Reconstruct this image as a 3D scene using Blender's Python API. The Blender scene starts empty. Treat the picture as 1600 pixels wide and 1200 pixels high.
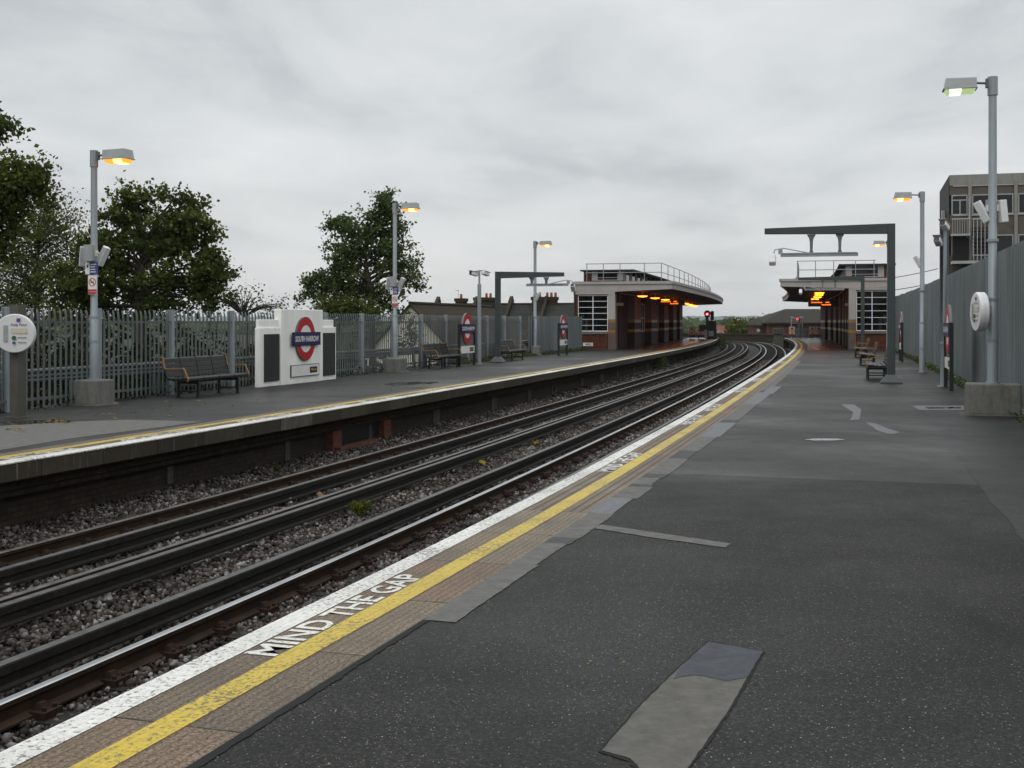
import bpy, math, random
import numpy as np
from mathutils import Matrix, Vector
random.seed(7); RNG = np.random.default_rng(11)
SC = bpy.context.scene; COL = SC.collection
R = math.radians

# ------------------------------------------------------------------ camera, sky, sun, exposure
CAM_H, F, VH = 1.65, 1850.0, 503.0
cam = bpy.data.cameras.new('camera'); cam_o = bpy.data.objects.new('camera', cam); COL.objects.link(cam_o)
cam_o.location = (0, 0, CAM_H); cam_o.rotation_euler = (R(90), 0, 0)
cam.sensor_width = 36; cam.lens = F / 1600 * 36; cam.shift_y = -(600 - VH) / 1600
cam.clip_start = .1; cam.clip_end = 12000
SC.camera = cam_o

W = bpy.data.worlds.new('World'); SC.world = W; W.use_nodes = True
wn, wl = W.node_tree.nodes, W.node_tree.links
SUN_EL, SUN_ROT = R(48), R(200)
def build_world():
    bg = wn['Background']
    sky = wn.new('ShaderNodeTexSky'); sky.sky_type = 'NISHITA'; sky.sun_disc = False
    sky.sun_elevation = SUN_EL; sky.sun_rotation = SUN_ROT
    tc = wn.new('ShaderNodeTexCoord'); sep = wn.new('ShaderNodeSeparateXYZ'); wl.new(tc.outputs['Generated'], sep.inputs[0])
    def m(op, a, b=None, c=None):
        n = wn.new('ShaderNodeMath'); n.operation = op
        for i, v in enumerate((a, b, c)):
            if v is None: continue
            if isinstance(v, (int, float)): n.inputs[i].default_value = v
            else: wl.new(v, n.inputs[i])
        return n.outputs[0]
    zc = m('ADD', m('MAXIMUM', sep.outputs[2], 0.0), 0.10)
    cx = m('DIVIDE', sep.outputs[0], zc); cy = m('DIVIDE', sep.outputs[1], zc)
    cmb = wn.new('ShaderNodeCombineXYZ'); wl.new(cx, cmb.inputs[0]); wl.new(cy, cmb.inputs[1])
    def noise(scale, detail, rough, off, dist=0.0):
        mp = wn.new('ShaderNodeMapping'); wl.new(cmb.outputs[0], mp.inputs[0]); mp.inputs['Location'].default_value = off
        mp.inputs['Scale'].default_value = (1, .62, 1)
        n = wn.new('ShaderNodeTexNoise'); wl.new(mp.outputs[0], n.inputs['Vector']); n.inputs['Scale'].default_value = scale
        n.inputs['Detail'].default_value = detail; n.inputs['Roughness'].default_value = rough; n.inputs['Distortion'].default_value = dist
        return n.outputs['Fac']
    big = noise(.6, 3, .5, (3.1, 1.2, 0), .4); mid = noise(1.9, 7, .58, (.3, 7.2, 0), .35)
    f = m('ADD', m('MULTIPLY', big, .62), m('MULTIPLY', mid, .38))
    rp = wn.new('ShaderNodeValToRGB'); wl.new(f, rp.inputs[0])
    e = rp.color_ramp.elements
    e[0].position = .36; e[0].color = (.41, .44, .465, 1); e[1].position = .63; e[1].color = (.715, .735, .74, 1)
    e.new(.48).color = (.585, .61, .622, 1)
    # thick cloud evens out towards the horizon
    hz = wn.new('ShaderNodeMapRange'); wl.new(sep.outputs[2], hz.inputs[0]); hz.inputs[1].default_value = .0; hz.inputs[2].default_value = .16
    hz.inputs[3].default_value = .75; hz.inputs[4].default_value = 0.0
    mx = wn.new('ShaderNodeMix'); mx.data_type = 'RGBA'; wl.new(hz.outputs[0], mx.inputs[0]); wl.new(rp.outputs[0], mx.inputs[6]); mx.inputs[7].default_value = (.64, .64, .63, 1)
    sc = wn.new('ShaderNodeMix'); sc.data_type = 'RGBA'; sc.blend_type = 'MULTIPLY'; sc.inputs[0].default_value = 1
    wl.new(sky.outputs[0], sc.inputs[6]); sc.inputs[7].default_value = (.08, .08, .08, 1)
    fin = wn.new('ShaderNodeMix'); fin.data_type = 'RGBA'; fin.inputs[0].default_value = .06
    wl.new(mx.outputs[2], fin.inputs[6]); wl.new(sc.outputs[2], fin.inputs[7])
    zr = wn.new('ShaderNodeMapRange'); zr.interpolation_type = 'SMOOTHSTEP'; wl.new(sep.outputs[2], zr.inputs[0]); zr.inputs[1].default_value = .27; zr.inputs[2].default_value = .95; zr.inputs[3].default_value = 1.0; zr.inputs[4].default_value = 2.5
    wl.new(fin.outputs[2], bg.inputs[0]); wl.new(zr.outputs[0], bg.inputs[1])
build_world()
sl = bpy.data.lights.new('sun', 'SUN'); sl.energy = .5; sl.angle = R(40); sl.color = (1, .97, .92)
so = bpy.data.objects.new('sun', sl); COL.objects.link(so)
_d = Vector((math.sin(SUN_ROT) * math.cos(SUN_EL), math.cos(SUN_ROT) * math.cos(SUN_EL), math.sin(SUN_EL)))
so.rotation_euler = _d.to_track_quat('Z', 'Y').to_euler(); so.location = (0, -20, 40)
SC.view_settings.view_transform = 'Standard'; SC.view_settings.look = 'None'; SC.view_settings.gamma = 1
SC.view_settings.use_curve_mapping = False; SC.view_settings.exposure = 0.2
SC.render.engine = 'CYCLES'
SC.cycles.use_denoising = True; SC.cycles.max_bounces = 6; SC.cycles.transparent_max_bounces = 12
SC.cycles.sample_clamp_indirect = 4.0
try: SC.cycles.volume_bounces = 0
except Exception: pass

# ------------------------------------------------------------------ where things stand
def G(u, v, z=0.0):
    k = (CAM_H - z) / (v - VH); return ((u - 800) * k, F * k)
def Zat(v, Y): return CAM_H + (VH - v) * Y / F
HD = [(-60, 18.4), (6, 18.2), (14, 16.6), (25, 15.9), (50, 15.4), (65, 14.9), (80, 14.1), (95, 12.7), (110, 11.5), (128, 9.7), (140, 4), (152, -12), (175, -50), (215, -72), (300, -75)]
DS = .25
_S = np.arange(-50, 300 + DS, DS); _H = np.radians(np.interp(_S, [h[0] for h in HD], [h[1] for h in HD]))
_X = np.concatenate([[0], np.cumsum(np.sin((_H[1:] + _H[:-1]) / 2) * DS)]); _Y = np.concatenate([[0], np.cumsum(np.cos((_H[1:] + _H[:-1]) / 2) * DS)])
_i = int(round((10.6 + 50) / DS)); _X -= _X[_i]; _Y -= _Y[_i] - 10.6
def HDG(s): return float(np.interp(s, _S, _H))
def PT(s, off, z=0.0):
    h = HDG(s); return (float(np.interp(s, _S, _X)) + off * math.cos(h), float(np.interp(s, _S, _Y)) - off * math.sin(h), z)
def LOC(X, Y):
    d = (_X - X) ** 2 + (_Y - Y) ** 2; i = int(np.argmin(d)); h = _H[i]
    return float(_S[i] + (X - _X[i]) * math.sin(h) + (Y - _Y[i]) * math.cos(h)), float((X - _X[i]) * math.cos(h) - (Y - _Y[i]) * math.sin(h))
def SU(u, off):                       # station s at which a line at this offset crosses a sight line
    lo, hi = 3.0, 128.0
    for _ in range(50):
        m = (lo + hi) / 2; p = PT(m, off)
        if 800 + F * p[0] / max(p[1], .1) < u: lo = m
        else: hi = m
    return lo
GAP = 6.62                             # platform edge to platform edge
def OL(d): return -GAP - d            # left platform, d metres behind its edge
def OR_(d): return d

# ------------------------------------------------------------------ mesh builder
class MB:
    def __init__(s): s.v = []; s.f = []; s.m = []; s.uv = []
    def face(s, pts, m=0, uv=None):
        b = len(s.v); s.v += [tuple(p) for p in pts]; s.f.append(tuple(range(b, b + len(pts)))); s.m.append(m)
        if uv is None:
            p0, p1, p2 = Vector(pts[0]), Vector(pts[1]), Vector(pts[2]); n = (p1 - p0).cross(p2 - p0)
            ax, ay, az = abs(n.x), abs(n.y), abs(n.z)
            if az >= ax and az >= ay: uv = [(p[0], p[1]) for p in pts]
            else:
                t = Vector((-n.y, n.x, 0)); t.normalize(); uv = [(p[0] * t.x + p[1] * t.y, p[2]) for p in pts]
        s.uv.append(uv); return s
    def hexa(s, c, m=0):              # 8 corners: bottom 4 ccw, top 4 ccw
        for q in ((3, 2, 1, 0), (4, 5, 6, 7), (0, 1, 5, 4), (1, 2, 6, 5), (2, 3, 7, 6), (3, 0, 4, 7)): s.face([c[i] for i in q], m)
        return s
    def box(s, x0, x1, y0, y1, z0, z1, m=0, M=None):
        c = [(x0, y0, z0), (x1, y0, z0), (x1, y1, z0), (x0, y1, z0), (x0, y0, z1), (x1, y0, z1), (x1, y1, z1), (x0, y1, z1)]
        if M is not None: c = [tuple(M @ Vector(p)) for p in c]
        return s.hexa(c, m)
    def frustum(s, cx, cy, z0, z1, a0, b0, a1, b1, m=0):
        return s.hexa([(cx - a0, cy - b0, z0), (cx + a0, cy - b0, z0), (cx + a0, cy + b0, z0), (cx - a0, cy + b0, z0),
                       (cx - a1, cy - b1, z1), (cx + a1, cy - b1, z1), (cx + a1, cy + b1, z1), (cx - a1, cy + b1, z1)], m)
    def tube(s, pts, r, n=8, m=0, cap=True):
        P = [Vector(p) for p in pts]; rs = r if isinstance(r, (list, tuple)) else [r] * len(P); rings = []; prev = None
        for i, p in enumerate(P):
            d = (P[min(i + 1, len(P) - 1)] - P[max(i - 1, 0)]).normalized()
            if prev is None: a = d.orthogonal().normalized()
            else: a = (prev - d * prev.dot(d)); a = a.normalized() if a.length > 1e-6 else d.orthogonal().normalized()
            prev = a; b = d.cross(a); rings.append([p + (a * math.cos(2 * math.pi * k / n) + b * math.sin(2 * math.pi * k / n)) * rs[i] for k in range(n)])
        b0 = len(s.v)
        for rg in rings: s.v += [tuple(q) for q in rg]
        for i in range(len(P) - 1):
            for k in range(n):
                k2 = (k + 1) % n; s.f.append((b0 + i * n + k, b0 + i * n + k2, b0 + (i + 1) * n + k2, b0 + (i + 1) * n + k)); s.m.append(m)
                s.uv.append([(k / n, i), ((k + 1) / n, i), ((k + 1) / n, i + 1), (k / n, i + 1)])
        if cap:
            for i, rv in ((0, True), (len(P) - 1, False)):
                q = [b0 + i * n + k for k in range(n)]; q = q[::-1] if rv else q
                s.f.append(tuple(q)); s.m.append(m); s.uv.append([(0, 0)] * n)
        return s
    def prism(s, poly, axis, t0, t1, m=0):   # poly in the two other axes
        def mk(a, b, t): return {'x': (t, a, b), 'y': (a, t, b), 'z': (a, b, t)}[axis]
        n = len(poly)
        s.face([mk(a, b, t0) for a, b in poly][::-1], m); s.face([mk(a, b, t1) for a, b in poly], m)
        for i in range(n):
            (a, b), (c, d) = poly[i], poly[(i + 1) % n]
            s.face([mk(a, b, t0), mk(c, d, t0), mk(c, d, t1), mk(a, b, t1)], m)
        return s
    def ring(s, cy, cz, r0, r1, x0, x1, n=48, m=0):   # annulus facing x
        for k in range(n):
            a, b = 2 * math.pi * k / n, 2 * math.pi * (k + 1) / n
            def q(r, t, x): return (x, cy + r * math.cos(t), cz + r * math.sin(t))
            s.face([q(r0, a, x1), q(r1, a, x1), q(r1, b, x1), q(r0, b, x1)], m)
            s.face([q(r0, b, x0), q(r1, b, x0), q(r1, a, x0), q(r0, a, x0)], m)
            s.face([q(r1, a, x0), q(r1, b, x0), q(r1, b, x1), q(r1, a, x1)], m)
            if r0 > 0: s.face([q(r0, b, x0), q(r0, a, x0), q(r0, a, x1), q(r0, b, x1)], m)
        return s
    def ribbon(s, prof, s0, s1, ds=1.0, m=0, closed=False, caps=False, wob=None):
        n = max(1, int(math.ceil((s1 - s0) / ds))); N = len(prof); b0 = len(s.v)
        L = [0]
        for i in range(1, N): L.append(L[-1] + math.hypot(prof[i][0] - prof[i - 1][0], prof[i][1] - prof[i - 1][1]))
        L.append(L[-1] + math.hypot(prof[0][0] - prof[-1][0], prof[0][1] - prof[-1][1])); ss = [s0 + (s1 - s0) * i / n for i in range(n + 1)]
        for t in ss:
            for k, (o, z) in enumerate(prof): s.v.append(PT(t, o + (wob(t, k) if wob else 0), z))
        for i in range(n):
            for k in range(N if closed else N - 1):
                k2 = (k + 1) % N; s.f.append((b0 + i * N + k, b0 + i * N + k2, b0 + (i + 1) * N + k2, b0 + (i + 1) * N + k))
                s.m.append(m[k] if isinstance(m, (list, tuple)) else m)
                s.uv.append([(ss[i], L[k]), (ss[i], L[k + 1]), (ss[i + 1], L[k + 1]), (ss[i + 1], L[k])])
        if caps:
            mm = m[0] if isinstance(m, (list, tuple)) else m
            for i in (0, n):
                q = [b0 + i * N + k for k in range(N)]; q = q[::-1] if i else q
                s.f.append(tuple(q)); s.m.append(mm); s.uv.append([(o, z) for o, z in (prof[::-1] if i else prof)])
        return s
    def pbox(s, o0, o1, s0, s1, z0, z1, ds=2.0, m=0):
        a, b = min(o0, o1), max(o0, o1)
        return s.ribbon([(a, z0), (b, z0), (b, z1), (a, z1)], s0, s1, ds, m, True, True)
    def build(s, name, mats, parent=None, origin=(0, 0, 0), bevel=0, smooth=False, mesh_only=False):
        me = bpy.data.meshes.new(name); o = origin
        me.from_pydata([(x - o[0], y - o[1], z - o[2]) for x, y, z in s.v], [], s.f)
        for m in (mats if isinstance(mats, (list, tuple)) else [mats]): me.materials.append(m)
        me.polygons.foreach_set('material_index', s.m)
        ul = me.uv_layers.new(name='UVMap'); ul.data.foreach_set('uv', [c for q in s.uv for p in q for c in p])
        me.update()
        import bmesh
        bm = bmesh.new(); bm.from_mesh(me); bmesh.ops.remove_doubles(bm, verts=bm.verts, dist=1e-5); bmesh.ops.recalc_face_normals(bm, faces=bm.faces); bm.to_mesh(me); bm.free()
        if smooth:
            me.polygons.foreach_set('use_smooth', [True] * len(me.polygons))
            try: me.set_sharp_from_angle(angle=R(40))
            except Exception: pass
        ob = bpy.data.objects.new(name, me); COL.objects.link(ob)
        if parent: ob.parent = parent
        else: ob.location = o
        if bevel:
            b = ob.modifiers.new('bevel', 'BEVEL'); b.width = bevel; b.segments = 2; b.limit_method = 'ANGLE'
        return ob
def fast_mesh(name, V, Fc, n, mat, parent=None, origin=(0, 0, 0)):
    me = bpy.data.meshes.new(name); V = np.asarray(V, np.float32) - np.asarray(origin, np.float32); Fc = np.asarray(Fc, np.int32)
    me.vertices.add(len(V)); me.vertices.foreach_set('co', V.ravel()); me.loops.add(Fc.size); me.loops.foreach_set('vertex_index', Fc.ravel())
    k = Fc.shape[1]; me.polygons.add(len(Fc)); me.polygons.foreach_set('loop_start', np.arange(0, Fc.size, k, dtype=np.int32))
    try: me.polygons.foreach_set('loop_total', np.full(len(Fc), k, np.int32))
    except Exception: pass
    me.materials.append(mat); me.update(calc_edges=True); me.validate()
    ob = bpy.data.objects.new(name, me); COL.objects.link(ob)
    if parent: ob.parent = parent
    else: ob.location = origin
    return ob
def thing(name, label, cat, loc=(0, 0, 0), rot=0.0, group=None):
    o = bpy.data.objects.new(name, None); COL.objects.link(o); o.empty_display_size = .3
    o.location = loc if len(loc) == 3 else (*loc, 0); o.rotation_euler = (0, 0, rot); o['label'] = label; o['category'] = cat
    if group: o['group'] = group
    return o
def tag(o, label, cat, group=None, kind=None):
    o['label'] = label; o['category'] = cat
    if group: o['group'] = group
    if kind: o['kind'] = kind
    return o
def struct(o): o['kind'] = 'structure'; return o
def kids(o): return [c for c in COL.objects if c.parent == o]
def copy_tree(o, loc, rot, label):
    def rec(x, par):
        c = x.copy(); COL.objects.link(c); c.parent = par
        for k in kids(x): rec(k, c)
        return c
    c = rec(o, None); c.location = loc if len(loc) == 3 else (*loc, 0); c.rotation_euler = (0, 0, rot); c['label'] = label; return c
def text_obj(name, txt, mat, parent, org, U, V, w=None, h=None, bold=.0, ext=.002):
    cu = bpy.data.curves.new(name, 'FONT'); cu.body = txt; cu.size = 1; cu.extrude = 0; cu.offset = bold; cu.align_x = 'CENTER'; cu.align_y = 'CENTER'; cu.resolution_u = 3
    t = bpy.data.objects.new('tmp', cu); COL.objects.link(t); dg = bpy.context.evaluated_depsgraph_get()
    me = bpy.data.meshes.new_from_object(t.evaluated_get(dg)); bpy.data.objects.remove(t); bpy.data.curves.remove(cu)
    co = np.array([v.co[:] for v in me.vertices]); mn, mx = co.min(0), co.max(0); c = (mn + mx) / 2; d = mx - mn
    sx = w / d[0] if w else h / d[1]; sy = h / d[1] if h else sx
    U, V = Vector(U).normalized(), Vector(V).normalized(); N = U.cross(V); org = Vector(org)
    for v in me.vertices: v.co = org + U * ((v.co.x - c[0]) * sx) + V * ((v.co.y - c[1]) * sy) + N * ext
    me.name = name; me.materials.clear(); me.materials.append(mat)
    o = bpy.data.objects.new(name, me); COL.objects.link(o)
    if parent: o.parent = parent
    return o

# ------------------------------------------------------------------ materials
class NT:
    def __init__(s, name):
        s.mat = bpy.data.materials.new(name); s.mat.use_nodes = True; s.n = s.mat.node_tree.nodes; s.l = s.mat.node_tree.links; s.p = s.n['Principled BSDF']; s.out = s.n['Material Output']
        s.tc = s.n.new('ShaderNodeTexCoord')
    def set(s, sock, v):
        if isinstance(v, bpy.types.NodeSocket): s.l.new(v, sock)
        else: sock.default_value = (*v, 1) if isinstance(v, tuple) and len(v) == 3 and sock.type == 'RGBA' else v
    def vec(s, src='Object', scale=(1, 1, 1), loc=(0, 0, 0)):
        if src == 'World': g = s.n.new('ShaderNodeNewGeometry').outputs['Position']
        else: g = s.tc.outputs[src]
        mp = s.n.new('ShaderNodeMapping'); s.l.new(g, mp.inputs[0]); mp.inputs['Scale'].default_value = scale; mp.inputs['Location'].default_value = loc; return mp.outputs[0]
    def noise(s, vec, scale, detail=4, rough=.55, dist=0):
        n = s.n.new('ShaderNodeTexNoise'); s.l.new(vec, n.inputs['Vector']); n.inputs['Scale'].default_value = scale; n.inputs['Detail'].default_value = detail; n.inputs['Roughness'].default_value = rough; n.inputs['Distortion'].default_value = dist
        return n.outputs['Fac']
    def voro(s, vec, scale, feat='F1', out='Distance'):
        n = s.n.new('ShaderNodeTexVoronoi'); n.feature = feat; s.l.new(vec, n.inputs['Vector']); n.inputs['Scale'].default_value = scale; return n.outputs[out]
    def math(s, op, a, b=0.0, clamp=False):
        n = s.n.new('ShaderNodeMath'); n.operation = op; n.use_clamp = clamp; s.set(n.inputs[0], a); s.set(n.inputs[1], b); return n.outputs[0]
    def ramp(s, f, stops):
        n = s.n.new('ShaderNodeValToRGB'); s.l.new(f, n.inputs[0]); e = n.color_ramp.elements
        for i, (p, c) in enumerate(stops):
            c = (c, c, c) if isinstance(c, (int, float)) else c
            x = e[i] if i < 2 else e.new(p)
            x.position = p; x.color = (*c, 1)
        return n.outputs[0]
    def mix(s, f, a, b, blend='MIX'):
        n = s.n.new('ShaderNodeMix'); n.data_type = 'RGBA'; n.blend_type = blend; s.set(n.inputs[0], f); s.set(n.inputs[6], a); s.set(n.inputs[7], b); return n.outputs[2]
    def bump(s, h, strength=.3, dist=.01):
        b = s.n.new('ShaderNodeBump'); b.inputs['Strength'].default_value = strength; b.inputs['Distance'].default_value = dist; s.l.new(h, b.inputs['Height']); s.l.new(b.outputs[0], s.p.inputs['Normal'])
    def fin(s, col, rough=.7, metal=0.0, spec=None):
        s.set(s.p.inputs['Base Color'], col); s.set(s.p.inputs['Roughness'], rough); s.set(s.p.inputs['Metallic'], metal)
        if spec is None and not isinstance(rough, bpy.types.NodeSocket) and rough >= .6: spec = .2
        if spec is not None: s.set(s.p.inputs['Specular IOR Level'], spec)
        return s.mat
def plain(name, col, rough=.6, metal=0.0, var=.25, scale=3.0, bump=0.0, bscale=60, streak=False):
    t = NT(name); v = t.vec('World', (1, 1, .25) if streak else (1, 1, 1)); f = t.noise(v, scale, 6, .6)
    lo = tuple(c * (1 - var) for c in col); hi = tuple(min(1, c * (1 + var)) for c in col)
    c = t.ramp(f, [(.3, lo), (.7, hi)])
    if bump: t.bump(t.noise(t.vec('World'), bscale, 3), bump, .006)
    return t.fin(c, t.math('ADD', t.math('MULTIPLY', f, .25), rough - .12), metal, .2 if rough >= .6 else None)
def emit(name, col, strength):
    t = NT(name); t.set(t.p.inputs['Base Color'], (.02, .02, .02)); t.set(t.p.inputs['Emission Color'], col); t.p.inputs['Emission Strength'].default_value = strength; return t.mat

def m_asphalt(name, k, spk_k, rg, sp_):
    t = NT(name); v = t.vec('World')
    big = t.noise(v, .35, 5, .6); mid = t.noise(v, 2.2, 6, .65); fine = t.noise(v, 130, 4, .75)
    c = t.ramp(t.math('ADD', t.math('MULTIPLY', big, .6), t.math('MULTIPLY', mid, .4)), [(.36, (.013 * k, .0128 * k, .012 * k)), (.64, (.027 * k, .0265 * k, .025 * k))])
    c = t.mix(t.math('MULTIPLY', t.ramp(fine, [(.3, 0), (.75, 1)]), .6), c, (.050 * k, .048 * k, .044 * k))
    c = t.mix(.75, c, t.ramp(t.noise(v, 42, 3, .8), [(.34, (.45, .45, .45)), (.66, (1.55, 1.55, 1.52))]), 'MULTIPLY')
    c = t.mix(.8, c, t.ramp(t.noise(t.vec('World', (.3, 1, 1)), .75, 5, .65, .5), [(.35, (.7, .7, .7)), (.65, (1.35, 1.35, 1.35))]), 'MULTIPLY')
    cell = t.voro(v, 95, 'F1', 'Color'); sep = t.n.new('ShaderNodeSeparateColor'); t.l.new(cell, sep.inputs[0])
    c = t.mix(.8, c, t.ramp(sep.outputs[2], [(0, (.5, .5, .5)), (.7, (1.05, 1.05, 1.05)), (1, (1.9, 1.85, 1.75))]), 'MULTIPLY')
    dist = t.voro(v, 95)
    spk = t.math('MULTIPLY', t.math('GREATER_THAN', sep.outputs[0], spk_k), t.math('LESS_THAN', dist, t.math('MULTIPLY', sep.outputs[1], .42)))
    c = t.mix(spk, c, t.mix(sep.outputs[2], (.30, .29, .26), (.10, .085, .06)))
    crack = t.ramp(t.voro(t.mix(.06, v, t.noise(v, 3, 3)), .33, 'DISTANCE_TO_EDGE'), [(0.0, 1.0), (.004, 0.0)])
    crack = t.math('MULTIPLY', crack, t.ramp(big, [(.48, 0), (.6, .7)]))
    c = t.mix(crack, c, (.008, .008, .008))
    gum = t.voro(v, 1.9); gc = t.n.new('ShaderNodeSeparateColor'); t.l.new(t.voro(v, 1.9, 'F1', 'Color'), gc.inputs[0])
    c = t.mix(t.math('MULTIPLY', t.math('LESS_THAN', gum, .035), t.math('GREATER_THAN', gc.outputs[0], .45)), c, t.mix(gc.outputs[1], (.012, .011, .01), (.075, .072, .066)))
    c = t.mix(t.ramp(t.noise(t.vec('World', (1, .35, 1)), .8, 5, .6, .6), [(.5, 0), (.68, .55)]), c, (.009, .009, .0085))
    wet = t.ramp(t.noise(v, .22, 4, .55, .4), [(.42, 0), (.66, 1)])
    rough = t.math('SUBTRACT', t.math('ADD', t.math('MULTIPLY', mid, .22), rg), t.math('MULTIPLY', wet, .2))
    t.bump(t.math('ADD', t.math('MULTIPLY', fine, .8), t.math('MULTIPLY', dist, .5)), .3, .005)
    return t.fin(c, rough, 0, sp_)
def m_paving(name, groove_k, pitch, grain):
    t = NT(name); uv = t.vec('UV'); w = t.vec('World')
    sp = t.n.new('ShaderNodeSeparateXYZ'); t.l.new(uv, sp.inputs[0])
    s_, o_ = sp.outputs[0], sp.outputs[1]
    slab = t.math('FLOOR', t.math('DIVIDE', s_, 1.15)); wn_ = t.n.new('ShaderNodeTexWhiteNoise'); wn_.noise_dimensions = '1D'; t.l.new(slab, wn_.inputs['W'])
    c = t.ramp(wn_.outputs['Value'], [(0, (.135, .105, .075)), (.45, (.16, .122, .085)), (.7, (.18, .15, .108)), (.86, (.17, .108, .07)), (1, (.15, .12, .088))])
    c = t.mix(grain, c, t.ramp(t.noise(w, 60, 3, .85), [(.36, (.15, .14, .13)), (.64, (1.9, 1.85, 1.8))]), 'MULTIPLY')
    c = t.mix(t.ramp(t.noise(w, 1.6, 5), [(.4, 0), (.75, .6)]), c, (.07, .058, .047))
    fr = t.math('FRACT', t.math('DIVIDE', s_, 1.15)); joint = t.math('LESS_THAN', t.math('ADD', fr, t.math('MULTIPLY', t.math('SUBTRACT', t.noise(w, 8, 3), .5), .02)), .011)
    rib = t.math('SINE', t.math('MULTIPLY', o_, 2 * math.pi / pitch)); groove = t.ramp(rib, [(0, 1), (.22, 0)])
    c = t.mix(t.math('MULTIPLY', t.math('LESS_THAN', rib, -.55), groove_k), c, (.02, .017, .014))
    c = t.mix(joint, c, (.015, .014, .012))
    t.bump(t.math('ADD', t.math('MULTIPLY', rib, .4), t.math('MULTIPLY', t.noise(w, 70, 3), .8)), .5, .006)
    return t.fin(c, .62)
def m_paint(name, col, wear=.35):
    t = NT(name); w = t.vec('World'); uv = t.vec('UV')
    sp = t.n.new('ShaderNodeSeparateXYZ'); t.l.new(uv, sp.inputs[0]); rib = t.math('SINE', t.math('MULTIPLY', sp.outputs[1], 2 * math.pi / .048))
    c = t.mix(.6, col, t.ramp(t.noise(w, 20, 5, .7), [(.3, (.6, .58, .55)), (.7, (1.1, 1.1, 1.1))]), 'MULTIPLY')
    n = t.noise(w, 38, 5, .75); d = t.math('ADD', n, t.math('MULTIPLY', t.noise(w, 1.1, 3), .35))
    c = t.mix(t.ramp(d, [(.5 + wear * .55, 0), (.56 + wear * .55, .85)]), c, (.07, .058, .045))
    c = t.mix(t.math('MULTIPLY', t.math('LESS_THAN', rib, -.8), .22), c, tuple(x * .45 for x in col))
    c = t.mix(t.ramp(t.noise(w, .9, 4), [(.45, 0), (.8, .4)]), c, tuple(x * .4 for x in col))
    t.bump(t.math('ADD', t.math('MULTIPLY', rib, .4), n), .4, .005)
    return t.fin(c, .5)
def m_brick(name, a, b, mortar, scale=1.0, dirt=.5):
    t = NT(name); uv = t.vec('UV'); w = t.vec('World')
    br = t.n.new('ShaderNodeTexBrick'); t.l.new(uv, br.inputs['Vector']); br.inputs['Scale'].default_value = scale
    br.inputs['Brick Width'].default_value = .225; br.inputs['Row Height'].default_value = .075; br.inputs['Mortar Size'].default_value = .008
    br.inputs['Color1'].default_value = (*a, 1); br.inputs['Color2'].default_value = (*b, 1); br.inputs['Mortar'].default_value = (*mortar, 1); br.inputs['Bias'].default_value = -.1
    c = t.mix(.7, br.outputs['Color'], t.ramp(t.noise(w, 9, 5), [(.3, (.45, .45, .45)), (.7, (1.25, 1.25, 1.25))]), 'MULTIPLY')
    c = t.mix(t.ramp(t.noise(w, .8, 5), [(.45, 0), (.8, dirt)]), c, (.03, .027, .023))
    t.bump(br.outputs['Fac'], -.5, .006); return t.fin(c, .85)
def m_concrete(name, col, stain=(.04, .035, .025), amt=.6, moss=False):
    t = NT(name); w = t.vec('World'); ws = t.vec('World', (3, 3, .5))
    c = t.mix(.6, col, t.ramp(t.noise(w, 14, 6, .7), [(.3, (.6, .6, .6)), (.7, (1.2, 1.2, 1.2))]), 'MULTIPLY')
    c = t.mix(t.ramp(t.noise(ws, 2.2, 6, .65), [(.42, 0), (.72, amt)]), c, stain)
    if moss: c = t.mix(t.ramp(t.noise(w, 3.5, 5), [(.55, 0), (.75, .5)]), c, (.05, .055, .02))
    t.bump(t.noise(w, 60, 4, .7), .35, .005); return t.fin(c, .85)
def m_edge():                                     # coping slab faces, one tone per slab, streaked with grime
    t = NT('coping face'); uv = t.vec('UV'); w = t.vec('World', (2, 2, .8))
    sp = t.n.new('ShaderNodeSeparateXYZ'); t.l.new(uv, sp.inputs[0]); k = t.math('DIVIDE', sp.outputs[0], 1.25)
    wn_ = t.n.new('ShaderNodeTexWhiteNoise'); wn_.noise_dimensions = '1D'; t.l.new(t.math('FLOOR', k), wn_.inputs['W'])
    c = t.ramp(wn_.outputs['Value'], [(0, (.034, .027, .015)), (.6, (.048, .039, .024)), (.85, (.06, .052, .035)), (1, (.12, .11, .09))])
    c = t.mix(t.ramp(t.noise(w, 5, 6, .7), [(.4, 0), (.7, .7)]), c, (.03, .027, .018))
    c = t.mix(t.ramp(t.noise(t.vec('World', (6, 6, .4)), 3, 5), [(.6, 0), (.75, .35)]), c, (.3, .29, .26))
    c = t.mix(t.math('LESS_THAN', t.math('FRACT', k), .014), c, (.01, .01, .01))
    t.bump(t.noise(t.vec('World'), 50, 4), .4, .005); return t.fin(c, .8)
def m_stone(name, stops, rough=.75):
    t = NT(name); g = t.n.new('ShaderNodeNewGeometry'); w = t.vec('World')
    c = t.ramp(g.outputs['Random Per Island'], stops)
    c = t.mix(.6, c, t.ramp(t.noise(w, 60, 3), [(.3, (.55, .55, .55)), (.7, (1.2, 1.2, 1.2))]), 'MULTIPLY')
    c = t.mix(t.ramp(t.noise(w, .9, 5), [(.42, 0), (.66, .8)]), c, (.014, .010, .008))
    return t.fin(c, rough)
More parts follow.
